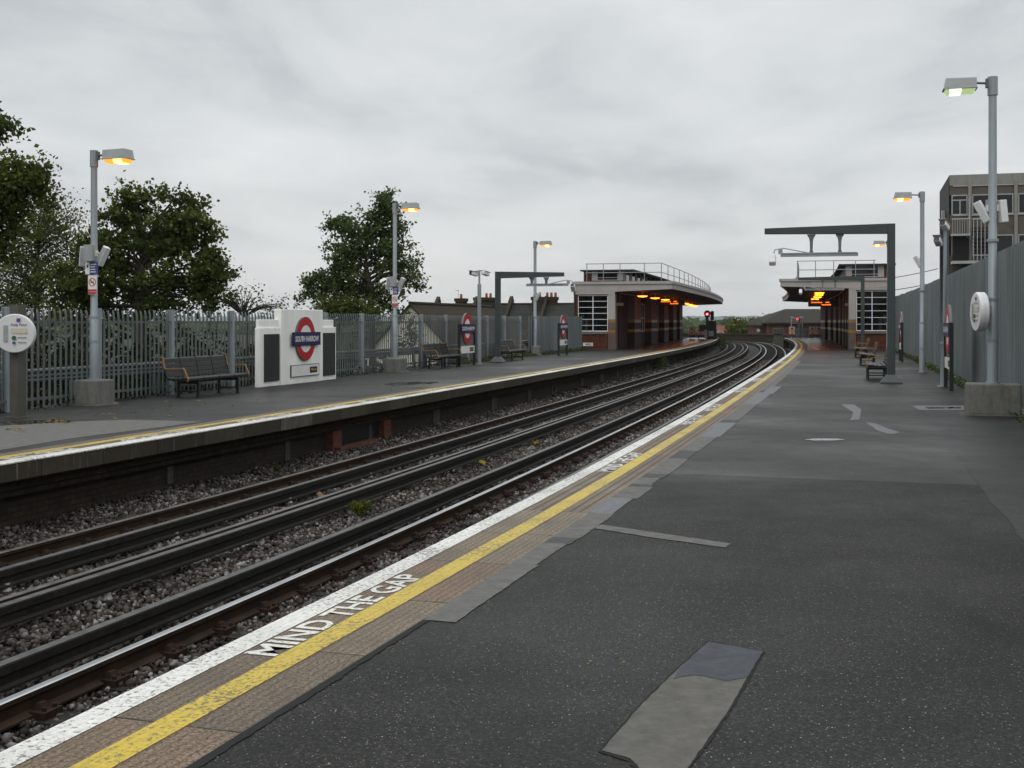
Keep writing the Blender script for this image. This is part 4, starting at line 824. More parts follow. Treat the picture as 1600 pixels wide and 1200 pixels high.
# lamp posts: local +x towards the track
def lamp_post(label, u, v, H, side, block, hang='sodium', speakers=0, signs=False, box=True, head_dx=.30, sp_z=2.9, r=.075, cond=False, lens_out=0):
    x, y, s, o = spot(u, v); root = thing('lamp_post', label, 'lamp post', (x, y, 0), rotL(s) if side < 0 else rotR(s), 'platform lamp posts'); zb = 0
    if block:
        bx, by, bz = block; q = MB(); q.frustum(0, 0, .0, bz, bx / 2, by / 2, bx / 2 - .015, by / 2 - .015); q.build('base_block', M['concrete'], root, bevel=.03)
        q = MB(); q.frustum(0, 0, 0, .05, bx / 2 + .10, by / 2 + .10, bx / 2 - .01, by / 2 - .01); q.build('mortar_skirt', M['concd'], root); zb = bz - .01
    q = MB(); zs = zb + (H - zb) * .28
    q.tube([(0, 0, zb), (0, 0, zb + .04), (0, 0, zb + .041), (0, 0, zs), (0, 0, zs + .03), (0, 0, H)], [r * 1.5, r * 1.5, r * 1.15, r * 1.15, r * .92, r * .85], 14); q.tube([(0, 0, H - .32), (0, 0, H + .01)], r * 1.08, 14)
    for z in (zb + .75, zs - .05, zs + 1.0): q.tube([(0, 0, z), (0, 0, z + .05)], r * 1.25, 12)
    q.build('pole', M['galv'], root, smooth=True)
    if cond:
        q = MB(); q.tube([(-.02, -r * 1.7, zb), (-.02, -r * 1.7, sp_z)], .014, 6)
        for z in np.arange(zb + .4, sp_z, .55): q.box(-.04, .0, -r * 1.7 - .02, -r, z, z + .05)
        q.build('conduit', M['grey'], root)
    q = MB(); q.tube([(r, 0, H - .10), (head_dx, 0, H - .08)], .022, 8); q.box(r * .9, r * 1.5, -.04, .04, H - .18, H - .02); q.build('bracket', M['galvd'], root)
    q = MB(); a, b_ = head_dx - .03, head_dx + .52; zt = H + .0
    q.hexa([(a, -.13, zt - .17), (b_, -.16, zt - .17), (b_, .16, zt - .17), (a, .13, zt - .17), (a + .005, -.125, zt), (b_ - .03, -.15, zt + .005), (b_ - .03, .15, zt + .005), (a + .005, .125, zt)]); q.box(a - .01, b_ + .02, -.165, .165, zt - .195, zt - .17)
    hd = q.build('lamp_head', M['headgrey'], root, bevel=.008)
    q = MB(); q.hexa([(a + .06, -.09, zt - .265), (b_ - .05, -.11, zt - .265), (b_ - .05, .11, zt - .265), (a + .06, .09, zt - .265), (a + .015, -.13, zt - .196), (b_ - .01, -.15, zt - .196), (b_ - .01, .15, zt - .196), (a + .015, .13, zt - .196)]); q.build('lens', M[hang], hd, bevel=.01)
    q = MB(); cxx = a + .36; q.frustum(cxx, 0, zt - .272, zt - .20, .09, .118, .10, .152); q.build('bulb', M['sodcore' if hang == 'sodium' else 'merccore'], hd)
    if box: q = MB(); q.box(-.09, .09, -.20, -.075, sp_z - .16, sp_z + .16); q.box(-.1, .1, -.205, -.2, sp_z - .165, sp_z + .165); q.build('control_box', M['grey'], root, bevel=.006)
    for k in range(speakers):
        sx = (1, -1)[k]; dxs = (.23 if side < 0 else .17) if speakers > 1 else .13; Mx = Matrix.Translation((sx * dxs, -.03, sp_z - .06)) @ Matrix.Rotation(R(28 if sx > 0 else 5) * 1, 4, 'Y') @ Matrix.Rotation(R(-25 * sx), 4, 'Z')
        q = MB(); q.box(-.065, .065, -.06, .06, -.2, .2, 0, Mx); sp = q.build('loudspeaker', M['whiteplas'], root, bevel=.012); q = MB(); q.box(-.05, .05, -.066, -.061, -.18, .18, 0, Mx); q.build('grille', M['grey'], sp)
        q = MB(); q.tube([(sx * .07, -.05, sp_z), (sx * .19, -.03, sp_z)], .014, 6); q.box(min(sx * .06, sx * .1), max(sx * .06, sx * .1), -.1, 0, sp_z - .06, sp_z + .06); q.build('speaker_bracket', M['whiteplas'], root)
    if signs:
        z1 = sp_z - .18; q = MB(); q.box(-.02, .17, -.115, -.105, z1 - .24, z1); b1 = q.build('notice_plate', M['signblue'], root)
        q = MB()
        for z in (.04, .09, .14, .19): q.box(.0, .13 - (z * 7 % .04), -.118, -.1152, z1 - z - .012, z1 - z + .004)
        q.build('notice_lines', M['signwhite'], b1)
        q = MB(); q.box(-.12, -.022, -.113, -.106, z1 - .24, z1); b1 = q.build('notice_plate', M['signwhite'], root); q = MB(); q.box(-.09, -.05, -.118, -.1135, z1 - .11, z1 - .05); q.build('notice_mark', M['signblue'], b1)
        z2 = z1 - .26; q = MB(); q.box(-.06, .14, -.113, -.105, z2 - .38, z2); b2 = q.build('no_smoking_sign', M['signwhite'], root)
        q = MB()
        for k in range(24):
            a, c = 2 * math.pi * k / 24, 2 * math.pi * (k + 1) / 24
            q.face([(.04 + rr * math.cos(t), -.1145, z2 - .14 + rr * math.sin(t)) for rr, t in ((.068, a), (.085, a), (.085, c), (.068, c))])
        q.face([(.04 - .06, -.1148, z2 - .14 + .045), (.04 - .045, -.1148, z2 - .14 + .06), (.04 + .06, -.1148, z2 - .14 - .045), (.04 + .045, -.1148, z2 - .14 - .06)]); q.box(-.058, .138, -.1148, -.1132, z2 - .375, z2 - .28); q.build('prohibition_ring', M['signred'], b2)
        q = MB(); q.box(-.01, .075, -.1142, -.1132, z2 - .15, z2 - .13); q.tube([(.07, -.114, z2 - .12), (.08, -.114, z2 - .10), (.075, -.114, z2 - .085)], .004, 5); q.build('cigarette', M['black'], b2)
        text_obj('sign_lettering', 'No smoking', M['signwhite'], b2, (.04, -.1152, z2 - .328), (1, 0, 0), (0, 0, 1), w=.16)
    return root
H1 = Zat(236, 23.6); lamp_post('lit orange lamp post on concrete block left of the nearest far platform bench', 147, 632, Zat(236, F * CAM_H / 129), -1, (.55, .62, .50), speakers=2, signs=True, sp_z=Zat(396, F * CAM_H / 129))
lamp_post('lit orange lamp post on concrete block just right of the white name panel', 617, 581, Zat(318, F * CAM_H / 78), -1, (.62, .75, .45), speakers=2, signs=True, sp_z=Zat(440, F * CAM_H / 78), r=.075)
lamp_post('lit orange lamp post behind the far platform gantry, base in the weeds', 836, 555.5, Zat(377, F * CAM_H / 52.5), -1, (.6, .7, .47), speakers=1, sp_z=Zat(462, F * CAM_H / 52.5), r=.085, box=False)
lamp_post('tall lamp post with greenish white light on block behind the help point', 1551, 648, Zat(121, F * CAM_H / 145), 1, (.92, .55, .56), hang='mercury', speakers=2, sp_z=Zat(325, F * CAM_H / 145), r=.08, cond=True)
lamp_post('lit orange lamp post against the tall sheet fence', 1441, 582, Zat(300, F * CAM_H / 79), 1, None, speakers=1, sp_z=Zat(406, F * CAM_H / 79), r=.08, box=False, head_dx=.36, cond=True)
lamp_post('lit orange lamp post mostly hidden behind the near gantry post', 1388, 553, Zat(376, 61), 1, None, speakers=0, box=False, r=.08, head_dx=.22)

# gantries carrying a bar over the platform edge
def gantry(label, u, v, H, side, reach, strut_x, bar, drop_strut, camera=True, post=.19, tip_drop=.0):
    x, y, s, o = spot(u, v); root = thing('gantry', label, 'gantry', (x, y, 0), rotL(s) if side < 0 else rotR(s), 'grey gantries for monitor bars'); p = post / 2
    q = MB(); q.frustum(0, 0, .04, .24, .27, .27, p + .02, p + .02); q.box(-.28, .28, -.28, .28, 0, .04); q.build('base_plinth', M['gantry'], root)
    q = MB(); q.box(-p, p, -p, p, .24, H); q.build('post', M['gantry'], root, bevel=.008)
    q = MB(); q.hexa([(p, -p + .02, H - .27), (reach, -p + .03, H - .16 - tip_drop), (reach, p - .03, H - .16 - tip_drop), (p, p - .02, H - .27), (p, -p + .02, H), (reach, -p + .03, H - tip_drop), (reach, p - .03, H - tip_drop), (p, p - .02, H)]); q.build('beam', M['gantry'], root, bevel=.006)
    zb = bar[2]
    for sx in strut_x:
        zt = H - .25; q = MB(); prof = [(.115, zt), (.10, zt - .04), (.06, zt - .10), (.042, zt - .2), (.036, zb + .16), (.06, zb + .08)]
        poly = [(sx - w, z) for w, z in prof] + [(sx + w, z) for w, z in prof[::-1]]; q.prism(poly, 'y', -.03, .03); q.build('strut', M['galvd'], root)
    q = MB(); q.box(bar[0], bar[1], -.06, .06, zb - .02, zb + .055); q.box(bar[0] + .02, bar[1] - .02, -.08, .08, zb + .055, zb + .085); q.build('bar', M['galv'], root)
    if camera:
        ex = bar[1]; q = MB(); q.tube([(ex - .75, 0, zb + .08), (ex - .08, 0, zb + .22), (ex + .16, 0, zb + .18), (ex + .18, 0, zb + .08)], .016, 6); q.box(ex - .05, ex + .06, -.05, .05, zb + .06, zb + .2); q.build('camera_arm', M['galv'], root)
        q = MB(); Mx = Matrix.Translation((ex + .22, -.08, zb - .10)) @ Matrix.Rotation(R(-40), 4, 'X'); q.box(-.09, .09, -.17, .17, -.08, .08, 0, Mx); cm = q.build('camera', M['whiteplas'], root, bevel=.03); q = MB(); q.box(-.07, .07, -.176, -.171, -.06, .06, 0, Mx); q.build('camera_window', M['black'], cm)
    return root
gy = F * CAM_H / 96; gantry('tall grey gantry with camera bar beside the near platform benches', 1392.5, 599, Zat(349.5, gy), 1, 3.33, (2.08, 1.33), (.85, 2.90, Zat(399.5, gy + .5)), 0, True, .205, .06)
gy = F * CAM_H / 63.5; gantry('grey gantry on the far platform in front of the brick building', 778, 566.5, Zat(424.5, gy), -1, 2.75, (1.42, 2.02), (1.2, 2.92, Zat(447, gy)), 0, True, .20, .06)
gy = F * CAM_H / 45.5; gantry('smaller looking grey gantry in front of the near platform building window', 1348, 548.5, Zat(431, gy), 1, 3.55, (2.2, 1.5), (1.0, 3.2, Zat(453, gy + .5)), 0, True, .20, .06)

def cctv_pole(label, u, v, H, rot_add, side, r, two, thick=True):
    x, y, s, o = spot(u, v); root = thing('camera_pole', label, 'camera pole', (x, y, 0), (rotL(s) if side < 0 else rotR(s)), 'camera poles'); q = MB()
    zt = H - .55 if thick else H; q.tube([(0, 0, 0), (0, 0, .02), (0, 0, .021), (0, 0, zt), (0, 0, zt + .02), (0, 0, H)], [r * 2, r * 2, r, r, r * .5, r * .5] if thick else [r * 2, r * 2, r, r, r, r], 14); q.tube([(0, 0, 1.1), (0, 0, 1.14)], r * 1.1, 12); q.build('pole', M['galv'], root, smooth=True)
    for k, (dx, dy, dz, rz, rx) in enumerate(two):
        q = MB(); q.tube([(0, 0, H - .03 + min(0, dz)), (dx * .6, dy * .6, H + dz - .02), (dx, dy, H + dz - .05)], .02, 6); q.build('camera_arm', M['galvd'], root)
        Mx = Matrix.Translation((dx, dy, H + dz - .13)) @ Matrix.Rotation(R(rz), 4, 'Z') @ Matrix.Rotation(R(rx), 4, 'X'); q = MB(); q.box(-.085, .085, -.2, .16, -.075, .075, 0, Mx); cm = q.build('camera', M['whiteplas'], root, bevel=.03)
        q = MB(); q.box(-.065, .065, -.207, -.201, -.055, .055, 0, Mx); q.build('camera_window', M['black'], cm); q = MB(); q.box(-.1, .1, -.25, .12, .076, .088, 0, Mx); q.build('sun_shield', M['grey'], cm)
    return root
Y = F * CAM_H / 66; cctv_pole('slim pole with two white cameras between the freestanding roundel sign and the gantry', 749, 569, Zat(422, Y), 0, -1, .075, ((-.18, -.1, -.02, -30, -10), (.2, .1, -.0, 160, 10)))
Y = F * CAM_H / 101; cctv_pole('stout camera pole with two white cameras behind the near platform roundel', 1474, 604, Zat(352, Y), 0, 1, .08, ((-.02, .18, .10, 158, -20), (.14, .20, -.30, 165, -20)), False)

# roundels; local +x faces the track
def roundel(root, zc, ro, bar_w, bar_h, x, yc=0.0, txt_w=None):
    q = MB(); q.ring(yc, zc, ro * .64, ro, x, x + .05, 56); rg = q.build('ring', M['red'], root); q = MB(); q.ring(yc, zc, ro, ro + .018, x - .02, x + .045, 56); q.build('rim', M['galvd'], rg)
    q = MB(); q.ring(yc, zc, 0, ro * .64, x + .002, x + .045, 48); q.build('disc', M['signwhite'], rg)
    q = MB(); q.box(x + .055, x + .085, yc - bar_w / 2, yc + bar_w / 2, zc - bar_h / 2, zc + bar_h / 2); nb = q.build('name_bar', M['blue'], root); q = MB(); q.box(x + .051, x + .08, yc - bar_w / 2 - .015, yc + bar_w / 2 + .015, zc - bar_h / 2 - .015, zc + bar_h / 2 + .015); q.build('bar_edge', M['black'], nb)
    text_obj('name_lettering', 'SOUTH HARROW', M['signwhite'], nb, (x + .087, yc, zc), (0, 1, 0), (0, 0, 1), w=txt_w or bar_w * .86, h=bar_h * .47, bold=.028)
def wayout(root, x, y0, y1, z0, z1, boxed=True):
    q = MB(); q.box(x, x + .03, y0, y1, z0, z1); st = q.build('direction_strip', M['signwhite'], root); h = z1 - z0; w = y1 - y0
    q = MB(); q.box(x + .0302, x + .034, y1 - w * .34, y1 - w * .07, z0 + h * .22, z1 - h * .22); bk = q.build('black_insert', M['black'], st)
    text_obj('strip_lettering', 'Way out', M['signyel2'], bk, (x + .036, y1 - w * .205, (z0 + z1) / 2), (0, 1, 0), (0, 0, 1), w=w * .20, h=h * .30, bold=.01)
    if boxed:
        q = MB(); e_ = .012
        for b_ in ((y0 - e_, y1 + e_, z0 - e_, z0), (y0 - e_, y1 + e_, z1, z1 + e_), (y0 - e_, y0, z0, z1), (y1, y1 + e_, z0, z1)): q.box(x, x + .034, *b_)
        q.build('strip_frame', M['black'], st)
def roundel_sign(label, u, v, side, zc, ro, bw):
    x, y, s, o = spot(u, v); root = thing('roundel_sign', label, 'station sign', (x, y, 0), rotL(s) if side < 0 else rotR(s), 'freestanding roundel name signs')
    for yy in (-bw / 2 + .02, bw / 2 - .02): q = MB(); q.box(-.045, .045, yy - .045, yy + .045, 0, zc + .17); q.build('post', M['black'], root)
    roundel(root, zc, ro, bw - .13, .31, -.02); wayout(root, .0, -bw / 2 + .075, bw / 2 - .075, zc - ro - .36, zc - ro - .09, False)
    q = MB(); q.box(-.03, -.012, -bw / 2 + .066, bw / 2 - .066, zc - ro - .09, zc - .17); q.build('backing_board', M['galvd'], root); return root
roundel_sign('red and white roundel sign beside the second far platform bench', 729.5, 571, -1, 1.40, .57, 1.90)
roundel_sign('small looking roundel sign at the foot of the far brick building', 879.5, 555, -1, 1.42, .56, 1.90)
roundel_sign('edge-on roundel sign beside the near platform help point', 1482, 607.5, 1, 1.46, .60, 1.75)
roundel_sign('edge-on roundel sign far along the sheet fence', 1408, 564.5, 1, 1.46, .60, 1.75)

# white stepped name panel
def name_panel():
    off = OL(4.85); sA, sB = SU(405.5, off), SU(525, off); sc = (sA + sB) / 2; L = PT(sc, off); root = thing('name_panel', 'white stepped name panel with big roundel and two dark boards', 'name panel', L, rotL(sc))
    def yy(u): return SU(u, off) - sc
    q = MB(); a, b_, c, d = yy(405.5), yy(437), yy(502), yy(525); q.box(-.13, -.002, a, b_, 0, 1.50); q.box(-.32, -.002, c, d, 0, 1.50); q.box(-.13, -.04, a + .05, b_, 1.5, 1.71); q.box(-.32, -.06, c, d - .05, 1.5, 1.71); q.box(-.16, .05, b_, c, 0, 1.985); q.build('panel_body', M['white'], root, bevel=.012)
    for u0, u1 in ((412.5, 435.5), (503.8, 522.3)): q = MB(); q.box(0, .03, yy(u0), yy(u1), .13, 1.34); q.build('notice_board', M['board'], root, bevel=.004)
    roundel(root, 1.195, .575, yy(493) - yy(450.5), .33, .055, (yy(459) + yy(486)) / 2)
    wayout(root, .052, yy(451), yy(494), .20, .49)
    return root
name_panel()

# help points
def help_disc(root, M0, Rr, depth):
    def tr(p): return tuple(M0 @ Vector(p))
    q = MB(); n = 40; pr = [(0, 0.01), (Rr * .96, 0), (Rr, -.02), (Rr, -depth * .5 + .004), (Rr * .985, -depth * .5 + .003), (Rr * .985, -depth * .5 - .003), (Rr, -depth * .5 - .004), (Rr, -depth + .02), (Rr * .95, -depth), (0, -depth)]
    for i in range(len(pr) - 1):
        for k in range(n):
            a, c = 2 * math.pi * k / n, 2 * math.pi * (k + 1) / n; P = [tr((r_ * math.sin(t), d_, r_ * math.cos(t))) for r_, d_, t in ((pr[i][0], pr[i][1], a), (pr[i][0], pr[i][1], c), (pr[i + 1][0], pr[i + 1][1], c), (pr[i + 1][0], pr[i + 1][1], a))]
            P = [p for j, p in enumerate(P) if j == 0 or (Vector(p) - Vector(P[j - 1])).length > 1e-6]
            if (Vector(P[0]) - Vector(P[-1])).length < 1e-6: P = P[:-1]
            if len(P) > 2: q.face(P)
    return q.build('disc', M['whiteplas'], root, smooth=True)
def disc_face(d, M0):
    def slab(nm, mat, x0, x1, z0, z1, t=.006): q = MB(); q.box(x0, x1, -t, .0, z0, z1, 0, M0 @ Matrix.Translation((0, .018, 0))); return q.build(nm, mat, d)
    slab('grille', M['grey'], .10, .17, -.14, .14); slab('text_panel', M['cream'], -.21, .05, .0, .09); slab('emblem', M['purple'], -.10, -.04, .20, .26); slab('button_label', M['grey'], -.2, -.06, -.075, -.06); slab('button_label', M['grey'], -.2, -.06, -.155, -.14)
    for nm, mat, z, r_ in (('green_button', M['green'], -.075, .036), ('blue_button', M['signblue'], -.16, .025)):
        q = MB(); q.tube([tuple(M0 @ Vector((0, .012, z))), tuple(M0 @ Vector((0, .03, z)))], r_, 16); q.build(nm, mat, d)
    U = M0.to_3x3() @ Vector((-1, 0, 0)); o_ = M0 @ Vector((-.08, .0135, .145)); text_obj('help_lettering', 'Help Point', M['purple'], d, o_, U, (0, 0, 1), w=.26, bold=.012)
x, y, s, o = spot(22.5, 653); root = thing('help_point', 'white round help point on a square grey post near the fence', 'help point', (x, y + .14, 0), 0.0)
q = MB(); q.box(-.095, .095, -.095, .095, 0, Zat(476, y)); q.box(-.16, .16, -.16, .16, 0, .015); q.build('post', M['postgrey'], root, bevel=.01)
root.rotation_euler = (0, 0, R(-24)); zc = Zat(521, y)
MT = Matrix.Translation((.13, -.20 + .0, zc)) @ Matrix.Rotation(R(34), 4, 'Z') @ Matrix.Rotation(math.pi, 4, 'Z')
d = help_disc(root, MT, .335, .14); disc_face(d, MT)
q = MB(); q.box(-.02, .16, -.16, -.09, zc - .1, zc + .1); q.build('mount', M['galvd'], root)
Yh = 20.9; xh = (1536 - 800) / F * Yh; s, o = LOC(xh, Yh); root = thing('help_point', 'edge-on white round help point fixed to the tall lamp post', 'help point', (xh, Yh, 0), rotR(s)); zc = Zat(487, Yh)
MT = Matrix.Translation((.13, .02, zc)) @ Matrix.Rotation(R(-80), 4, 'Z') ; d = help_disc(root, MT, .345, .16); disc_face(d, MT)
q = MB(); q.box(-.13, -.05, -.05, .05, zc - .1, zc + .1); q.build('mount', M['galvd'], root)

# end-of-platform barriers, notices, signals
def barrier(label, s, O, panels, gates, rail_d, rot=0):
    L = PT(s, O(rail_d[0])); root = thing('end_barrier', label, 'barrier', L, -HDG(s), 'platform end barriers'); sg = 1 if O(1) > O(0) else -1
    def xx(d): return sg * (d - rail_d[0])
    q = MB()
    for z in (.15, .65, 1.1): q.tube([(xx(rail_d[0]), 0, z), (xx(rail_d[1]), 0, z)], .025, 6)
    for d_ in np.linspace(rail_d[0], rail_d[1], 5): q.tube([(xx(d_), 0, 0), (xx(d_), 0, 1.12)], .028, 6)
    q.build('rails', M['galvd'], root)
    for a, b_ in gates: q = MB(); q.box(min(xx(a), xx(b_)), max(xx(a), xx(b_)), -.01, .01, .12, 1.02); q.build('mesh_panel', M['galv'], root)
    for a in panels:
        x0, x1 = sorted((xx(a), xx(a + .58))); q = MB(); q.box(x0, x1, -.06, -.035, .12, 1.18); pn = q.build('warning_sign', M['signwhite'], root); xm = (x0 + x1) / 2
        q = MB(); q.prism([(xm - .14, .9), (xm + .14, .9), (xm, 1.13)], 'y', -.065, -.0605); q.build('triangle', M['black'], pn); q = MB(); q.box(x0 + .02, x1 - .02, -.065, -.0605, .70, .84); q.build('yellow_band', M['signyellow'], pn)
        q = MB(); q.box(x0 + .005, x1 - .005, -.066, -.0605, .28, .42); q.ring(0, 0, 0, .001, 0, .001, 3); q.build('red_band', M['signred'], pn); q = MB(); q.box(x0, x1, -.066, -.0605, .12, .278); q.build('blue_band', M['signblue'], pn); q = MB(); q.tube([(xm, -.066, .56), (xm, -.0605, .56)], .09, 14); q.build('prohibition_disc', M['signred'], pn)
    return root
barrier('grey end barrier with white yellow and red warning signs past the near platform tiles', 123.5, OR_, (.42, 2.4, 3.05), ((1.08, 2.3),), (.4, 5.0))
barrier('end barrier with reddish warning signs past the far platform canopy', 117, OL, (1.35, 2.2, .45), (), (.3, 3.4))
def signal(label, s, off, zc, tall):
    L = PT(s, off); root = thing('signal', label, 'railway signal', L, -HDG(s)); q = MB()
    if tall:
        q.box(-.12, .12, -.1, .1, -.02, zc - .1); q.build('post', M['black'], root); q = MB(); q.box(-.1, .85, .0, .5, .0, 1.75); q.box(-.75, -.15, .0, .4, .75, 1.35); q.build('cabinet', M['black'], root, bevel=.02); q = MB(); q.box(.05, .6, -.05, -.001, .3, .8); q.box(-.3, .0, -.12, -.101, .1, .9); q.build('notice', M['grey'], root)
        q = MB(); q.box(-.24, .24, .02, .3, zc - .3, zc + .3); q.box(.3, .62, .05, .3, zc - .55, zc + .3); hd = q.build('signal_head', M['black'], root, bevel=.04)
        q = MB(); q.tube([(0, .018, zc + .06), (0, -.0, zc + .06)], .31, 24); q.build('backplate', M['black'], hd)
        q = MB(); n = 14
        for k in range(n): 
            a, c = math.pi * k / n, math.pi * (k + 1) / n; q.face([(.26 * math.cos(a), -.001, zc + .26 * math.sin(a)), (.26 * math.cos(c), -.001, zc + .26 * math.sin(c)), (.24 * math.cos(c), -.3, zc + .24 * math.sin(c)), (.24 * math.cos(a), -.3, zc + .24 * math.sin(a))])
        q.build('hood', M['black'], hd); q = MB(); q.tube([(0, -.001, zc), (0, -.03, zc)], .15, 20); q.build('red_lens', M['redlight'], hd); q = MB(); q.tube([(-.02, -.03, zc), (-.02, -.045, zc)], .06, 14); q.build('lit_core', M['redcore'], hd)
    else:
        q.tube([(-.55, 0, 0), (-.55, 0, zc - .1), (-.45, 0, zc + .1), (.5, 0, zc + .1), (.56, 0, zc), (.56, 0, 0)], .035, 8); q.tube([(-.55, 0, zc - .45), (.56, 0, zc - .45)], .025, 6); q.build('frame', M['signwhite'], root)
        q = MB(); q.box(.12, .34, -.05, .1, .9, zc + .08); q.build('signal_case', M['galv'], root); q = MB(); q.tube([(.05, -.06, zc), (.05, -.1, zc - .02)], .11, 18); q.build('red_lens', M['redlight'], root)
    return root
signal('railway signal showing red at the end of the far platform', 114.5, OL(.95), Zat(491.5, 118) , True)
signal('small red light in a white tubular frame behind the end barrier', 125.4, 1.3, 1.95, False)
q = MB(); P0, P1 = Vector((32.4, 90, 5.7)), Vector((29.8, 100, 5.1))
for dz in (0, -1.0):
    q.tube([tuple(P0.lerp(P1, t) + Vector((0, 0, dz - .5 * t * (1 - t)))) for t in np.linspace(0, 1, 14)], .03, 5)
tag(q.build('overhead_cable', M['black'], None, tuple(P0)), 'pair of thin sagging cables from the office block to the station roof', 'cable')
q = MB(); o = OR_(5.75); Lb = PT(112, o)
# ------------------------------------------------------------------ trees and plants
def leaf_quads(C, N_, size, r):
    n = len(C); a = r.normal(size=(n, 3)); a[:, 2] *= .7; a /= np.linalg.norm(a, axis=1)[:, None]; b = r.normal(size=(n, 3)); b -= (a * b).sum(1)[:, None] * a; b /= np.linalg.norm(b, axis=1)[:, None]
    l = size * r.uniform(.6, 1.35, n)[:, None]; w = l * r.uniform(.28, .45, n)[:, None]; nrm = np.cross(a, b) * l * .12
    V = np.stack([C - a * l * .5, C - a * l * .05 + b * w + nrm, C + a * l * .5, C - a * l * .05 - b * w + nrm], 1); return V.reshape(-1, 3), np.arange(n * 4).reshape(n, 4)
def crown_points(blobs, Y, n, clump, r, depth_k=.8, fill=.55):
    A = np.array(blobs, float); vol = A[:, 2] * A[:, 3]; k = r.choice(len(A), n // clump, p=vol ** .6 / (vol ** .6).sum()); sc = Y / F; d = r.normal(size=(len(k), 3)); d /= np.linalg.norm(d, axis=1)[:, None]
    rad = fill + (1 - fill) * r.random(len(k)) ** .45
    ph = r.uniform(0, 6.28, (len(A), 4)); th = np.arctan2(d[:, 2], d[:, 0])     # each lobe has its own ragged outline
    rad *= 1 + .16 * np.sin(3 * th + ph[k, 0]) + .13 * np.sin(5 * th + ph[k, 1] + d[:, 1] * 3) + .12 * np.sin(9 * th + ph[k, 2])
    P = np.stack([(A[k, 0] - 800) * sc + d[:, 0] * rad * A[k, 2] * sc, Y + d[:, 1] * rad * np.minimum(A[k, 2], A[k, 3]) * sc * depth_k, CAM_H + (VH - A[k, 1]) * sc + d[:, 2] * rad * A[k, 3] * sc], 1); return P, d
def tree(name, label, Y, ub, zb, blobs, n, size, mat, seed, clump=26, spread=.35, trunk=.16, fork=.35, lean=0.0, fill=.5, nb=40, group=None, cat='tree'):
    r = np.random.default_rng(seed); P, D = crown_points(blobs, Y, n, clump, r, fill=fill); xb = (ub - 800) / F * Y; root = thing(name, label, cat, (xb, Y, zb), 0, group)
    D = D * np.array([1, 1, .6]) + r.normal(size=D.shape) * .35; C = (P[:, None] + r.normal(size=(len(P), clump, 3)) * spread * np.array([.55, .55, .45]) + D[:, None] * (r.random((len(P), clump, 1)) - .35) * spread * 2.6).reshape(-1, 3); V, Fc = leaf_quads(C, None, size, r); fast_mesh('crown', V, Fc, 4, mat, root, (xb, Y, zb))
    top = P[:, 2].max(); base = Vector((0, 0, 0)); cx = P[:, 0].mean() - xb; zf = (P[:, 2].min() - zb) + (top - P[:, 2].min()) * fork * .4; q = MB(); H = top - zb
    fk = Vector((cx * .4 + lean, 0, max(zf, H * .2))); mid = Vector((cx * .15, .1, fk.z * .5)); q.tube([base, mid, fk], [trunk * 1.3, trunk * 1.05, trunk * .85], 9)
    up = Vector((cx, 0, H * .85)); m2 = fk.lerp(up, .5) + Vector((r.normal() * .15, r.normal() * .15, 0)); q.tube([fk, m2, up], [trunk * .85, trunk * .5, trunk * .1], 8); q.build('trunk', M['bark'], root)
    q = MB(); idx = r.choice(len(P), min(nb, len(P)), replace=False)
    for i in idx:
        e_ = Vector((P[i, 0] - xb, P[i, 1] - Y, P[i, 2] - zb)); t = np.clip((e_.z - fk.z) / max(up.z - fk.z, .1) - .25, 0.0, .85); st = fk.lerp(m2, t * 2) if t < .5 else m2.lerp(up, t * 2 - 1)
        m_ = st.lerp(e_, .5) + Vector((0, 0, (e_ - st).length * .12)); l = (e_ - st).length; q.tube([st, m_, e_], [min(trunk * .45, .02 + l * .02), min(trunk * .3, .012 + l * .012), .008], 5, cap=False)
    q.build('limbs', M['bark'], root); return root
tree('maple_tree', 'broad dark leafy tree behind the nearest far platform bench', 37, 215, -4.5, [(245, 335, 50, 42), (190, 350, 42, 50), (292, 350, 36, 46), (302, 400, 46, 52), (225, 415, 95, 60), (140, 430, 50, 52), (322, 440, 32, 38), (200, 470, 110, 28), (115, 470, 40, 38)], 24000, .135, M['leafdark'], 3, 60, .22, .2, nb=90, fill=.5)
tree('rowan_tree', 'tall narrow feathery tree behind the lamp post right of the name panel', 46, 585, -4.5, [(602, 314, 12, 13), (598, 335, 14, 16), (580, 356, 22, 24), (616, 352, 18, 32), (540, 358, 16, 18), (526, 350, 9, 8), (575, 392, 34, 36), (618, 398, 28, 38), (536, 392, 22, 22), (525, 420, 26, 20), (585, 432, 52, 38), (640, 436, 20, 34), (500, 440, 26, 12), (484, 462, 22, 12), (530, 455, 30, 18), (575, 474, 52, 16)], 16500, .125, M['leafmid'], 5, 40, .21, .15, nb=90, fill=.4)
tree('sapling', 'thin leafy sapling in front of the cream gable', 48, 650, -4.5, [(638, 505, 10, 14), (646, 528, 12, 14), (630, 538, 12, 12)], 520, .11, M['leafmid'], 15, 10, .22, .05, nb=14, fill=.2)
tree('maple_tree', 'dark overhanging tree at the left edge of the picture', 24, -70, -4.5, [(18, 292, 46, 34), (-20, 320, 60, 45), (-95, 310, 50, 55), (-14, 372, 28, 32), (62, 274, 24, 13), (-14, 196, 20, 22), (-90, 400, 60, 50)], 15000, .105, M['leafdark'], 8, 60, .22, .2, nb=80, fill=.4)
tree('birch_tree', 'pale wispy tree between the two dark trees', 44, 60, -4.5, [(75, 330, 34, 28), (60, 380, 50, 46), (100, 370, 34, 50), (20, 420, 45, 60), (70, 440, 60, 50), (10, 470, 50, 30)], 14000, .10, M['leafpale'], 12, 34, .36, .12, nb=90, fill=.1)
